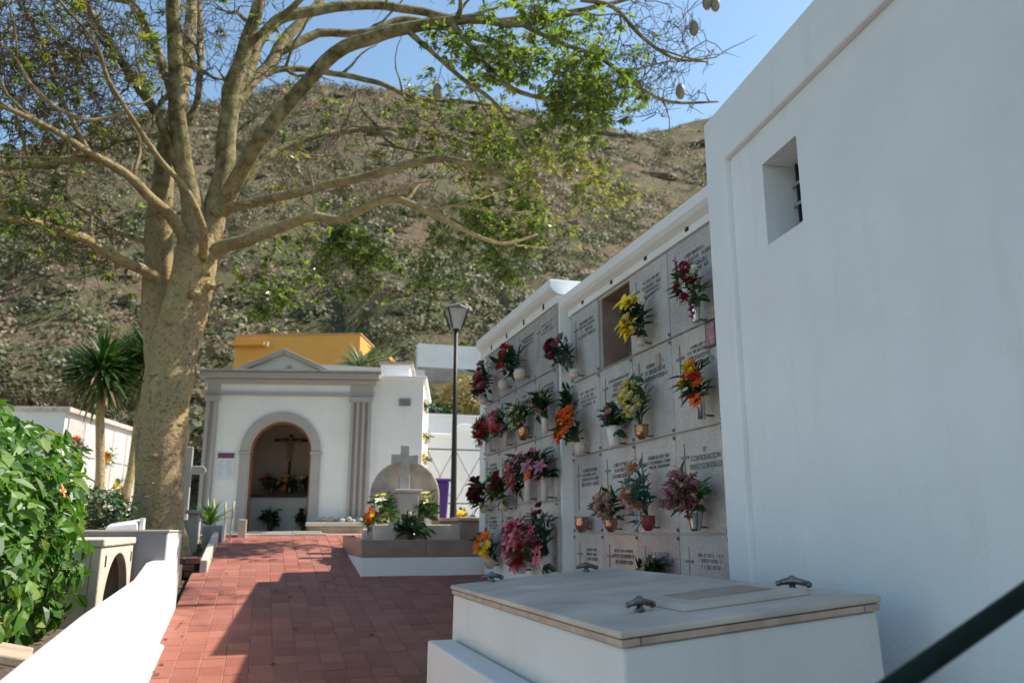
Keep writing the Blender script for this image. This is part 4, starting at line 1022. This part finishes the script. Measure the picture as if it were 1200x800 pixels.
def bin_():
    o = thing('waste_bin', 'tall purple plastic waste bin beside the street lamp', 'bin', (2.9, 14.15, 1.72)); x, y, z = 3.03, 14.4, 1.72
    h = MB()
    a, b = .12, .165
    h.hexa([(x - a, y - a, z), (x + a, y - a, z), (x + a, y + a, z), (x - a, y + a, z), (x - b, y - b, z + .9), (x + b, y - b, z + .9), (x + b, y + b, z + .9), (x - b, y + b, z + .9)]); h.build('bin_body', PURPLE, o, bevel=.03, segs=3)
    MB().box(x - .19, x + .19, y - .19, y + .19, z + .901, z + .96).build('bin_lid', PURPLE, o, bevel=.02)
    MB().box(x - .02, x + .02, y - .155, y - .14, z + .3, z + .8).build('bin_rib', PURPLE, o)
bin_()
def rear_walls():
    o = thing('rear_white_wall', 'white cemetery wall with rounded pier cap behind the lamp', 'wall', (5.8, 22, 1.7))
    MB().box(4.0, 8.5, 22.0, 22.25, 1.5, 4.28).build('wall_body', WHITE, o)
    MB().box(3.95, 8.55, 21.95, 22.3, 4.281, 4.38).build('coping', COOL, o, bevel=.02)
    MB().box(5.12, 5.52, 21.93, 22.32, 1.5, 4.50).build('pier', WHITE, o); MB().prism([(5.08, 4.501), (5.56, 4.501), (5.56, 4.56), (5.42, 4.66), (5.22, 4.66), (5.08, 4.56)], 'y', 21.88, 22.36).build('pier_cap', COOL, o, bevel=.02)
    o = thing('upper_white_wall', 'pale wall running higher behind the coped cemetery wall', 'wall', (6, 24, 1.8)); MB().box(4.0, 10, 24, 24.3, 1.6, 5.12).build('wall_body', COOL, o); MB().box(3.95, 10.05, 23.95, 24.35, 5.121, 5.2).build('coping', COOL, o)
    o = thing('retaining_wall', 'pale retaining wall on the slope below the scrub', 'wall', (8.5, 31, 7.0)); MB().box(5.6, 13, 31, 31.4, 5.5, 8.95).build('wall_body', COOL, o); MB().box(5.58, 13, 30.93, 30.998, 5.5, 8.0).build('wall_footing', CEMENT, o)
    o = thing('metal_gate', 'dark thin metal gate with crossed braces before the white wall', 'gate', (4.8, 21, 1.72))
    for a in (4.08, 4.84, 5.62): MB().box(a - .02, a + .02, 21.0, 21.04, 1.72, 3.90).build('gate_post', IRON, o)
    for i, (a, b) in enumerate(((4.1, 4.82), (4.86, 5.60))):
        f = MB(); 
        for z in (2.46, 3.84): f.box(a, b, 21.005, 21.035, z, z + .03)
        f.build('gate_rail', IRON, o); d = MB(); d.tube([(a, 21.02, 2.49), (b, 21.02, 3.84)], .008, 5); d.tube([(a, 21.03, 3.84), (b, 21.03, 2.49)], .008, 5); d.build('brace', IRON, o)
    g = thing('lava_wall', 'dark stone wall at the foot of the hill behind the palms', 'wall', (-9, 26, 1.7)); MB().box(-22, -4.4, 26, 26.6, 1.6, 5.2).build('wall_body', LAVA, g)
    hedge('dark_shrub_row', 'row of dark brownish shrubs above the stone wall behind the palms', 'shrubs', (-9.5, 26.2, 5.2), (5.2, .8, .75), 6000, .22, leafmat('dark_shrub_leaf', (.03, .028, .014), (.09, .075, .035), .2, .6), 33, 3)
rear_walls()
def left_block():
    o = thing('left_niche_block', 'low white niche building with sunlit flowered side behind the palms', 'building', (-3.51, 17, 1.7), math.radians(-13)); Z = 1.7
    def part(mb, name, mat, parent=None, **kw): q = mb.build(name, mat, None, **kw); local_child(q, parent or o); return q
    part(MB().box(-5, -.04, 0, 4.4, -.1, 3.95 - Z), 'wall_body', WHITE); part(MB().box(-5.05, .06, -.06, 4.46, 3.951 - Z, 4.04 - Z), 'roof_edge', simple('roof_tile_edge', (.60, .50, .44), .8, .3, 9, .3), bevel=.01)
    for r in range(3):
        for c in range(6): part(MB().box(-.039, -.01, .12 + c * .7, .78 + c * .7, .15 + r * .68, .79 + r * .68), 'plaque', simple('white_marble', (.62, .58, .54), .4, .15, 6, 0, rnd=.2), bevel=.004)
    def loc(x, y, z): a = math.radians(-13); return (-3.51 + x * math.cos(a) - y * math.sin(a), 17 + x * math.sin(a) + y * math.cos(a), z)
    for i, (y, z, c1, c2, lab) in enumerate(((.45, 3.2, 'orange', 'dried', 'faded orange flowers near the corner of the low niche building'), (1.9, 3.1, 'yellow', 'orange', 'bright yellow flowers high on the sunlit niche side'), (2.6, 2.5, 'paleyellow', 'yellow', 'pale yellow flowers lower on the sunlit niche side'), (3.4, 3.0, 'red', 'pink', 'red flowers at the far end of the sunlit niche side'))):
        p = loc(.055, y, z); bouquet(lab, 'flower vase', (p[0] + .02, p[1], z + .2), (.34, .34), ('ring', CREAM, p[1], z, 1.2), [('daisy', c1, 7, .08), ('rose', c2, 5, .06)], LEAFM, None, 'flowers on the low niche building', 16, .14)
left_block()
def yellow_house():
    o = thing('yellow_house', 'flat roofed ochre yellow house rising behind the chapel', 'house', (1, 26, 1.7), math.radians(-20)); Z = 1.7
    def part(mb, name, mat, parent=None, **kw): q = mb.build(name, mat, None, **kw); local_child(q, parent or o); return q
    part(MB().box(-2.15, 1.85, 0, 5.2, -.2, 7.8 - Z), 'wall_body', OCHRE); part(MB().box(-2.18, 1.88, -.03, 5.23, 7.801 - Z, 7.85 - Z), 'parapet_cap', simple('cap_tile', (.45, .26, .12), .8, .2, 9, .1))
    part(MB().box(-2.13, -1.1, -.35, -.001, 7.43 - Z, 7.52 - Z), 'canopy', OCHRE); part(MB().tube([(-1.05, -.2, 7.40 - Z), (-1.05, -.2, 7.55 - Z)], .06, 8), 'canopy_end', CONCR)
    w = part(MB().box(1.851, 1.87, 1.6, 2.9, 6.4 - Z, 7.3 - Z), 'window', DARK); part(MB().box(1.851, 1.93, 1.5, 3.0, 6.3 - Z, 6.399 - Z), 'sill', CONCR, w); part(MB().box(1.851, 2.5, 1.4, 3.1, 7.32 - Z, 7.44 - Z), 'window_hood', OCHRE, w)
    part(MB().box(.9, 1.5, -.02, -.001, 5.6 - Z, 6.6 - Z), 'window', DARK)
yellow_house()
def rosette(name, label, cat, crown, base, R_, n, Lf, mat, dry, trunk_r, seed, W=.05, group=None):
    o = thing(name, label, cat, base, group=group); Rn = random.Random(seed); c = Vector(crown); b = Vector(base)
    if trunk_r:
        t = MB(); t.tube([b, b.lerp(c, .35) + Vector((.05, 0, 0)), b.lerp(c, .7), c], [trunk_r * 1.3, trunk_r, trunk_r * .95, trunk_r], 9); t.build('trunk', BARK, o, smooth=True)
    m, dr = MB(), MB()
    for i in range(n):
        z = Rn.uniform(-.85, 1) if trunk_r else Rn.uniform(.05, 1); a = Rn.uniform(0, 6.28); h = math.sqrt(1 - z * z); d = Vector((h * math.cos(a), h * math.sin(a), z))
        q = dr if (dry and z < -.35 and Rn.random() < .6) else m
        p = c + d * .08 + Vector((0, 0, Rn.uniform(-.25, .1) if trunk_r else 0)); q.leaf(p, d, (Vector((0, 0, 1)) - d * d.z + Vector((.01, 0, 0))), Lf * Rn.uniform(.75, 1.1), W, .25, Rn.uniform(.05, .3))
    m.build('leaves', mat, o, kind='stuff')
    if dr.v: dr.build('dry_leaves', YUCCAD, o, kind='stuff')
rosette('yucca_palm', 'spiky dark green yucca with a slender trunk before the low niche building', 'yucca', (-2.66, 15, 4.42), (-2.5, 15, 1.7), 1, 330, .72, YUCCA, True, .075, 1, .055)
rosette('yucca_palm', 'second spiky yucca half hidden by the big trunk', 'yucca', (-2.02, 15.5, 4.72), (-2.25, 15.5, 1.7), 1, 330, .75, YUCCA, True, .07, 2, .055)
rosette('agave', 'pale agave on the bank beside the yellow house', 'agave', (2.35, 21.6, 5.95), (2.35, 21.6, 5.8), 1, 50, .75, leafmat('agave_leaf', (.10, .15, .07), (.25, .30, .16), .1, .5), False, 0, 3, .14)
rosette('agave', 'agave with raised leaves behind the chapel wing', 'agave', (2.95, 21.8, 5.98), (2.95, 21.8, 5.8), 1, 45, .7, leafmat('agave_leaf', (.10, .15, .07), (.25, .30, .16), .1, .5), False, 0, 4, .14)
mb = MB(); mb.box(1.3, 3.9, 20.5, 24, 1.5, 5.82); tag(mb.build('planted_terrace', plaster('terrace_render', (.6, .55, .5))), 'raised planting terrace between the chapel and the yellow house', 'terrace wall')
hedge('dry_shrub', 'golden dry shrub on the bank beside the lamp', 'shrub', (6.6, 26.5, 5.7), (1.1, 1.0, 1.2), 2200, .22, leafmat('dry_shrub_leaf', (.25, .19, .06), (.42, .34, .13), .3, .6), 21)
hedge('green_shrub', 'round green shrub on the bank behind the white wall', 'shrub', (5.3, 26.0, 5.2), (.7, .8, .6), 1500, .2, HEDGED, 22)
bouquet('yellow and pink flowers on the ground behind the grave plot', 'flower vase', (3.55, 14.6, 2.02), (.5, .28), ('bucket', WHCER, 14.6, 1.722, 1.), [('daisy', 'yellow', 7, .08), ('rose', 'pink', 5, .06)], LEAFM, None, None, 24, .16)

# ------------------------------------------------------------------ the big tree
LIMBS = [
  [(-1.16, 11.6, 1.3, 0.497), (-1.19, 11.6, 1.59, 0.435), (-1.23, 11.6, 2.01, 0.383), (-1.25, 11.6, 2.67, 0.377), (-1.26, 11.6, 3.34, 0.383), (-1.21, 11.6, 4.03, 0.377), (-1.12, 11.6, 4.63, 0.36), (-1.07, 11.6, 5.12, 0.34), (-1.04, 11.6, 5.49, 0.331), (-1.03, 11.6, 5.77, 0.309)] ,
  [(-1.25, 11.9, 3.73, 0.303), (-1.48, 12.05, 4.59, 0.286), (-1.56, 12.1, 5.35, 0.255), (-1.62, 12.1, 5.98, 0.221), (-1.63, 12.1, 6.64, 0.186), (-1.64, 12.2, 7.36, 0.165), (-1.56, 12.5, 8.38, 0.145), (-1.56, 12.8, 9.61, 0.124), (-1.61, 13.0, 11.01, 0.086)] ,
  [(-1.05, 11.6, 5.61, 0.237), (-1.2, 11.5, 6.38, 0.19), (-1.4, 11.3, 7.09, 0.165), (-1.51, 11.1, 7.88, 0.141), (-1.55, 10.8, 8.73, 0.128), (-1.58, 10.6, 9.65, 0.093), (-1.7, 10.4, 10.54, 0.058)] ,
  [(-0.9, 11.6, 5.63, 0.214), (-0.8, 11.6, 6.47, 0.206), (-0.77, 11.6, 7.27, 0.185), (-0.75, 11.5, 7.96, 0.161), (-0.62, 11.4, 8.69, 0.138), (-0.44, 11.2, 9.44, 0.113), (-0.23, 11.0, 10.57, 0.076)] ,
  [(-0.77, 11.6, 7.88, 0.125), (-0.6, 11.7, 8.52, 0.128), (-0.37, 11.8, 9.2, 0.118), (-0.02, 11.9, 9.66, 0.121), (0.72, 12.0, 10.04, 0.11), (1.75, 12.1, 10.25, 0.1), (3.1, 12.2, 10.38, 0.074), (4.35, 12.2, 10.75, 0.061), (5.64, 12.1, 11.17, 0.047)] ,
  [(-0.83, 11.9, 7.33, 0.139), (-0.68, 12.1, 8.23, 0.131), (-0.25, 12.4, 9.19, 0.123), (0.11, 12.6, 9.96, 0.113), (0.52, 12.8, 10.75, 0.088), (1.24, 13.1, 11.9, 0.062)] ,
  [(-0.78, 11.6, 6.15, 0.169), (-0.5, 11.2, 6.72, 0.143), (-0.04, 10.8, 7.35, 0.141), (0.29, 10.5, 7.82, 0.129), (0.7, 10.2, 8.18, 0.128), (1.21, 9.9, 8.3, 0.115), (1.73, 9.6, 8.34, 0.102), (2.24, 9.3, 8.35, 0.09), (2.89, 9.1, 8.27, 0.067), (3.7, 9.0, 8.57, 0.046), (4.59, 9.0, 8.98, 0.035)] ,
  [(1.5, 9.7, 8.28, 0.057), (1.86, 9.6, 7.91, 0.045), (2.25, 9.5, 7.55, 0.039), (2.57, 9.4, 7.28, 0.034), (2.83, 9.3, 6.89, 0.028), (3.05, 9.2, 6.43, 0.022)] ,
  [(2.04, 9.4, 8.3, 0.056), (2.37, 9.3, 7.83, 0.05), (2.8, 9.2, 7.36, 0.044), (3.39, 9.2, 7.29, 0.034), (3.99, 9.2, 7.27, 0.029)] ,
  [(2.89, 9.1, 8.27, 0.045), (3.38, 9.0, 8.02, 0.039), (3.92, 8.9, 7.84, 0.039), (4.48, 8.9, 7.5, 0.034), (4.94, 8.9, 7.36, 0.029), (5.66, 8.9, 7.49, 0.017)] ,
  [(3.7, 9.0, 8.73, 0.046), (4.12, 8.9, 8.64, 0.04), (4.51, 8.9, 8.29, 0.035), (4.97, 8.9, 8.04, 0.029), (5.51, 8.9, 8.07, 0.018)] ,
  [(-0.86, 11.5, 6.1, 0.107), (-0.58, 11.3, 6.15, 0.101), (-0.07, 11.0, 6.21, 0.094), (0.41, 10.7, 6.31, 0.081), (1.13, 10.5, 6.5, 0.081), (1.79, 10.3, 6.7, 0.076), (2.19, 10.2, 6.73, 0.07), (2.61, 10.1, 6.63, 0.059), (3.04, 10.0, 6.42, 0.029), (3.54, 10.0, 6.17, 0.021)] ,
  [(-0.93, 11.55, 5.48, 0.154), (-0.64, 11.4, 5.59, 0.118), (-0.26, 11.0, 5.62, 0.109), (0.34, 10.7, 5.85, 0.092), (0.8, 10.6, 5.89, 0.08), (1.08, 10.4, 5.98, 0.08), (1.48, 10.3, 6.11, 0.069), (1.97, 10.2, 5.93, 0.069), (2.42, 10.1, 5.7, 0.046), (2.92, 10.0, 5.54, 0.029), (3.41, 10.0, 5.72, 0.021)] ,
  [(-0.67, 11.9, 6.48, 0.112), (-0.36, 12.2, 7.19, 0.091), (-0.01, 12.4, 7.66, 0.08), (0.44, 12.6, 7.99, 0.076), (0.92, 12.8, 8.25, 0.071), (1.76, 13.0, 8.55, 0.059), (2.72, 13.1, 8.59, 0.045), (3.7, 13.2, 8.44, 0.031)] ,
  [(-0.8, 12.0, 7.8, 0.103), (-0.57, 12.2, 8.41, 0.079), (-0.35, 12.4, 8.85, 0.075), (0.1, 12.6, 9.17, 0.07), (0.88, 12.8, 9.31, 0.065), (1.63, 13.0, 9.35, 0.06), (2.32, 13.1, 9.24, 0.053), (3.37, 13.2, 9.41, 0.047), (4.35, 13.2, 9.31, 0.032)] ,
  [(-0.11, 12.5, 9.38, 0.097), (0.48, 12.7, 9.94, 0.101), (1.27, 12.8, 10.19, 0.089), (2.02, 12.9, 10.67, 0.076), (2.98, 13.0, 10.61, 0.062), (4.29, 13.0, 10.51, 0.048)] ,
  [(-1.06, 11.55, 5.45, 0.141), (-1.3, 11.25, 5.81, 0.109), (-1.62, 10.7, 6.0, 0.087), (-1.89, 10.4, 6.1, 0.074), (-2.2, 10.1, 6.17, 0.061), (-2.57, 9.7, 6.26, 0.049), (-2.94, 9.3, 6.25, 0.037), (-3.41, 9.0, 6.24, 0.026)] ,
  [(-1.42, 12.0, 5.14, 0.132), (-1.72, 11.8, 5.28, 0.106), (-2.14, 11.4, 5.37, 0.096), (-2.43, 11.1, 5.46, 0.087), (-2.83, 10.7, 5.45, 0.073), (-3.13, 10.3, 5.33, 0.059), (-3.64, 9.9, 5.31, 0.037)] ,
  [(-0.91, 11.4, 5.36, 0.093), (-0.97, 10.9, 5.71, 0.067), (-1.13, 10.6, 6.03, 0.055), (-1.44, 10.2, 6.24, 0.047), (-1.76, 9.7, 6.57, 0.04), (-1.95, 9.4, 6.78, 0.034), (-2.06, 9.1, 7.05, 0.028), (-2.36, 8.9, 7.31, 0.023), (-2.64, 8.7, 7.61, 0.018)] ,
  [(-1.27, 11.4, 6.52, 0.106), (-1.59, 11.3, 7.19, 0.094), (-1.89, 11.1, 7.62, 0.081), (-2.17, 10.9, 7.92, 0.068), (-2.48, 10.7, 8.35, 0.056), (-2.75, 10.5, 8.91, 0.044)] ,
  [(-1.89, 10.4, 6.1, 0.053), (-2.24, 10.5, 6.27, 0.053), (-2.79, 10.5, 6.14, 0.052), (-3.23, 10.4, 5.95, 0.04), (-3.82, 10.3, 5.71, 0.029)] ,
  [(-1.57, 12.0, 5.57, 0.072), (-1.8, 12.1, 5.78, 0.061), (-2.2, 12.3, 5.98, 0.055), (-2.56, 12.5, 6.23, 0.05), (-2.94, 12.7, 6.52, 0.038), (-3.49, 12.9, 6.8, 0.032), (-3.98, 13.0, 6.92, 0.025)] ,
  [(-1.64, 12.2, 7.36, 0.089), (-1.35, 12.6, 8.17, 0.08), (-1.34, 12.8, 8.82, 0.068), (-1.44, 13.0, 9.76, 0.07), (-1.54, 13.3, 11.25, 0.059)] ,
  [(-1.49, 11.2, 7.67, 0.106), (-1.73, 11.4, 8.28, 0.097), (-1.98, 11.6, 8.83, 0.086), (-2.23, 11.8, 9.34, 0.075), (-2.68, 12.1, 10.26, 0.052)] ,
  [(-1.76, 9.7, 6.57, 0.03), (-2.19, 9.5, 6.31, 0.029), (-2.6, 9.3, 6.45, 0.028), (-2.88, 9.1, 6.8, 0.023), (-3.27, 9.0, 6.96, 0.018)] ,
  [(-2.17, 10.9, 7.92, 0.046), (-2.72, 11.1, 8.05, 0.046), (-3.26, 11.3, 7.94, 0.04), (-3.72, 11.5, 7.91, 0.035), (-4.31, 11.6, 7.67, 0.023)] ,
  [(-2.2, 10.1, 6.17, 0.041), (-2.65, 10.3, 6.99, 0.037), (-2.97, 10.5, 7.75, 0.032), (-3.35, 10.6, 8.35, 0.033)] ,
  [(-0.62, 11.4, 8.69, 0.075), (-0.13, 11.0, 9.02, 0.062), (0.52, 10.4, 9.43, 0.048), (1.5, 9.8, 9.62, 0.047), (2.62, 9.4, 9.57, 0.035), (3.79, 9.2, 9.42, 0.03)] ,
]
ZONES = [  # centre x,y,z, radii x,y,z, count, leaf share
  (-2.86, 10.6, 7.47, 1.35, 1.8, 1.24, 1900, 0.05) ,
  (-1.19, 11.6, 8.77, 1.38, 1.6, 1.13, 330, 0.06) ,
  (-2.67, 11.2, 5.54, 1.04, 1.4, 0.66, 230, 0.14) ,
  (1.36, 12.8, 7.93, 2.14, 0.9, 1.14, 400, 0.06) ,
  (4.85, 9.2, 8.16, 0.89, 0.7, 0.89, 230, 0.0) ,
  (4.32, 12.2, 7.52, 1.59, 0.7, 1.01, 200, 0.55) ,
  (3.13, 9.3, 7.84, 1.48, 1.2, 1.02, 270, 0.85) ,
  (3.83, 9.1, 7.35, 0.51, 0.6, 0.56, 80, 0.95) ,
  (1.36, 12.2, 5.93, 1.19, 0.6, 0.73, 120, 0.8) ,
  (-0.11, 11.2, 5.02, 0.58, 0.6, 0.29, 35, 0.8) ,
  (3.51, 12.0, 6.51, 1.24, 0.6, 0.76, 150, 0.85) ,
  (-2.75, 11.0, 5.75, 0.65, 1.0, 0.32, 30, 0.9) ,
  (-0.57, 10.2, 10.26, 4.92, 1.8, 1.17, 220, 0.12) ,
  (2.82, 12.2, 8.47, 1.28, 0.7, 0.85, 120, 0.4) ,
  (0.04, 11.3, 6.26, 0.96, 0.8, 0.72, 60, 0.1) ,
]

def spline(pts, sub):
    P = [np.array(p) for p in pts]; out = []
    for i in range(len(P) - 1):
        p0, p1, p2, p3 = P[max(i - 1, 0)], P[i], P[i + 1], P[min(i + 2, len(P) - 1)]
        for k in range(sub):
            t = k / sub; out.append(.5 * ((2 * p1) + (p2 - p0) * t + (2 * p0 - 5 * p1 + 4 * p2 - p3) * t * t + (3 * p1 - p0 - 3 * p2 + p3) * t ** 3))
    out.append(P[-1]); return out
def big_tree():
    R = np.random.default_rng(3)
    o = thing('big_tree', 'large spreading tree with stout pale trunk and many bare crooked branches', 'tree', (-1.15, 11.6, 1.35))
    nodes = []
    for i, L in enumerate(LIMBS):
        sp = spline([(x, y, z, r * (.84 if i < 2 else .74)) for x, y, z, r in L], 5 if i == 0 else 4)
        n = 22 if i == 0 else 14 if i < 4 else 9
        mb = MB(); pts = []; rad = []
        for j, q in enumerate(sp):
            x, y, z, r = q
            if i > 1 and 2 < j: 
                k = .9 * min(r, .09); x += noise.noise(Vector((x * 1.7, z * 1.7, i))) * k; z += noise.noise(Vector((y * 1.7, x * 1.7, i + 9))) * k
            pts.append((x, y, z)); rad.append(max(r, .008) * (1 + .07 * noise.noise(Vector((z * 2.2, i, j * .3)))))
        mb.tube(pts, rad, n)
        # knobs and buttress irregularity
        k0 = len(mb.v)
        if i < 2:
            for v in range(k0):
                x, y, z = mb.v[v]; c = Vector((pts[min(v // n, len(pts) - 1)])); d = Vector((x, y, z)) - c
                f = .98 + .10 * noise.noise(Vector((x * 3, y * 3, z * 1.6))) + .05 * noise.noise(Vector((x * 9, y * 9, z * 6)))
                if z < 2.2: f += .22 * max(0, (2.2 - z)) * (.5 + .5 * math.sin(4 * math.atan2(d.y, d.x) + 1))
                mb.v[v] = tuple(c + d * f)
        mb.build('trunk' if i < 2 else 'branch', BARK, o, smooth=True)
        if i > 0:
            for j in range(len(pts) // (3 if i < 4 else 5), len(pts)): nodes.append((*pts[j], rad[j]))
    # scars and stubs on the trunk
    # side limbs
    for i in range(2, len(LIMBS)):
        sp = spline(LIMBS[i], 4); n0 = len(sp)
        for q in range(5 if sp[0][0] < -.9 or i > 12 else 3):
            j = int(R.uniform(.3, .95) * n0); p = Vector(sp[j][:3]); tg = (Vector(sp[min(j + 1, n0 - 1)][:3]) - Vector(sp[max(j - 2, 0)][:3])).normalized()
            d = (tg * .7 + Vector(R.normal(size=3)) * .75 + Vector((0, 0, .15))).normalized(); r = min(sp[j][3] * R.uniform(.3, .5), .045); L = R.uniform(.7, 1.7); pts = [tuple(p)]; rad = [r]
            for k in range(1, 8):
                d = (d + Vector(R.normal(size=3)) * .22 + Vector((0, 0, .03))).normalized(); p = p + d * L / 7; pts.append(tuple(p)); rad.append(r * (1 - .82 * k / 7)); nodes.append((*pts[-1], rad[-1]))
            MB().tube(pts, rad, 6).build('branch', BARK, o, smooth=True)
    for x, y, z, r in ((-.80, 11.42, 5.02, .085), (-1.28, 11.28, 4.45, .06), (-1.42, 11.32, 3.75, .05), (-.98, 11.26, 4.85, .10), (-.86, 11.3, 5.15, .06), (-1.02, 11.24, 3.1, .04), (-1.3, 11.25, 2.7, .05)):
        MB().ico((x, y, z), r, 2, (1, .8, .6), .12).build('knot', BARK, o, smooth=True)
    MB().tube([(-.76, 11.42, 5.0), (-.66, 11.38, 5.06), (-.60, 11.36, 4.95)], [.03, .022, .012], 6).build('branch_stub', BARK, o, smooth=True)
    # stout conical spines
    spn = MB()
    for i in range(170):
        a = R.uniform(-2.9, .6); z = R.uniform(1.7, 5.2); q = min(range(len(LIMBS[0])), key=lambda k: abs(LIMBS[0][k][2] - z)); cx, cy, _, r = LIMBS[0][q]; r *= .84
        d = Vector((math.cos(a), math.sin(a), 0)); p = Vector((cx, cy, z)) + d * r * .97; s = R.uniform(.007, .019); _, u, v = basis(d)
        spn.add([p + u * s, p + v * s, p - u * s, p - v * s, p + d * s * 1.8], [(0, 1, 4), (1, 2, 4), (2, 3, 4), (3, 0, 4)])
    spn.build('spines', BARK, o, kind='stuff')
    # twigs grow from the nearest limb towards points spread through the crown
    att = []
    for (x, y, z, a, b, c, n, lf) in ZONES:
        p = R.normal(size=(n, 3)); p /= np.linalg.norm(p, axis=1)[:, None]; p *= R.random((n, 1)) ** .45
        if lf > .5:                                   # leafy parts grow in clumps
            nc = max(6, n // 7); p = p[:nc][R.integers(0, nc, n)] + R.normal(size=(n, 3)) * np.array([.17 / a, .17 / b, .15 / c])
        for q in p: att.append((x + q[0] * a, y + q[1] * b, z + q[2] * c, 1 if R.random() < lf else 0, 1 if (lf == .55 or (lf < .5 and R.random() < .5)) else 0))
    att = np.array(att)
    N0 = np.array([n[:3] for n in nodes]); RR = [n[3] for n in nodes]
    d0 = np.full(len(att), 1e9)
    for s in range(0, len(N0), 200): d0 = np.minimum(d0, np.linalg.norm(att[:, None, :3] - N0[None, s:s + 200], axis=2).min(1))
    order = np.argsort(d0)
    buf = np.zeros((len(N0) + len(att) * 5, 3)); buf[:len(N0)] = N0; m = len(N0); rr = np.zeros(len(buf)); rr[:m] = RR
    tw = MB(); lv, ly = MB(), MB()
    def palm(mb, p, d):
        _, u, v = basis(d); dn = Vector((0, 0, -1))
        base = Vector(p) + d * .05
        for k in range(5):
            a = (k - 2) * .62 + R.uniform(-.2, .2); f = (d * math.cos(a) + u * math.sin(a) + dn * .45 + v * R.uniform(-.3, .3)).normalized()
            sd = f.cross(v + dn * R.uniform(-.5, .5)); sd = sd.normalized() if sd.length > 1e-4 else u
            mb.rhomb(base, f, sd, R.uniform(.075, .125), R.uniform(.026, .042))
    for idx in order:
        t = att[idx, :3]; dd = np.linalg.norm(buf[:m] - t, axis=1)
        # prefer thicker, slightly nearer-to-trunk nodes
        j = int(np.argmin(dd - .25 * np.minimum(rr[:m], .3)))
        s = buf[j]; L = np.linalg.norm(t - s)
        if L < .05: continue
        k = 4 if L > .5 else 3; r0 = min(rr[j] * .85, .010 + .020 * min(L, 1.2)); r1 = .0052
        side = R.normal(size=3) * L * .13; pts = []; rad = []
        for i in range(k + 1):
            f = i / k; p = s + (t - s) * f + side * math.sin(math.pi * f) + R.normal(size=3) * .022 * (0 < i < k); pts.append(tuple(p)); rad.append(r0 + (r1 - r0) * f)
        tw.tube(pts, rad, 5 if r0 > .015 else 3, cap=False)
        for i in range(1, k + 1): buf[m] = pts[i]; rr[m] = rad[i]; m += 1
        d = Vector(t - s).normalized()
        # short twiglets
        for q in range(2):
            b = Vector(pts[-1 - (q % 2)]); e = (d + Vector(R.normal(size=3) * .8)).normalized() * R.uniform(.1, .3); tw.tube([b, b + e * .5 + Vector(R.normal(size=3) * .012), b + e], [.0055, .0045, .003], 3, cap=False)
            if att[idx, 3] and R.random() < .9: palm(ly if att[idx, 4] else lv, b + e, e.normalized())
        if att[idx, 3]:
            for q in range(5):
                b = Vector(pts[-1]).lerp(Vector(pts[-2]), R.random()); palm(ly if (att[idx, 4] and R.random() < .8) else lv, b, (d * .4 + Vector(R.normal(size=3))).normalized())
    tw.build('twigs', simple('twig_bark', (.115, .082, .05), .85, .4, 5, .2, 40), o, kind='stuff'); lv.build('foliage', TREEL, o, kind='stuff'); ly.build('pale_foliage', TREEY, o, kind='stuff')
    for x, y, z in ((5.08, 8.9, 7.55), (5.31, 8.85, 8.52), (5.64, 8.8, 8.93), (5.54, 8.85, 8.97), (3.05, 9.3, 7.9), (1.9, 9.6, 7.4)):
        j = int(np.argmin(np.linalg.norm(buf[:m] - np.array((x, y, z + .3)), axis=1))); a = Vector(buf[j])
        pd = MB().lathe([(.004, -.115), (.035, -.105), (.06, -.06), (.066, 0), (.055, .06), (.03, .1), (.006, .115)], (x, y, z), 12).build('seed_pod', POD, o, smooth=True)
        MB().tube([a, a.lerp(Vector((x, y, z + .11)), .6) + Vector((0, 0, .03)), (x, y, z + .11)], .005, 5).build('stalk', POD, pd)
big_tree()
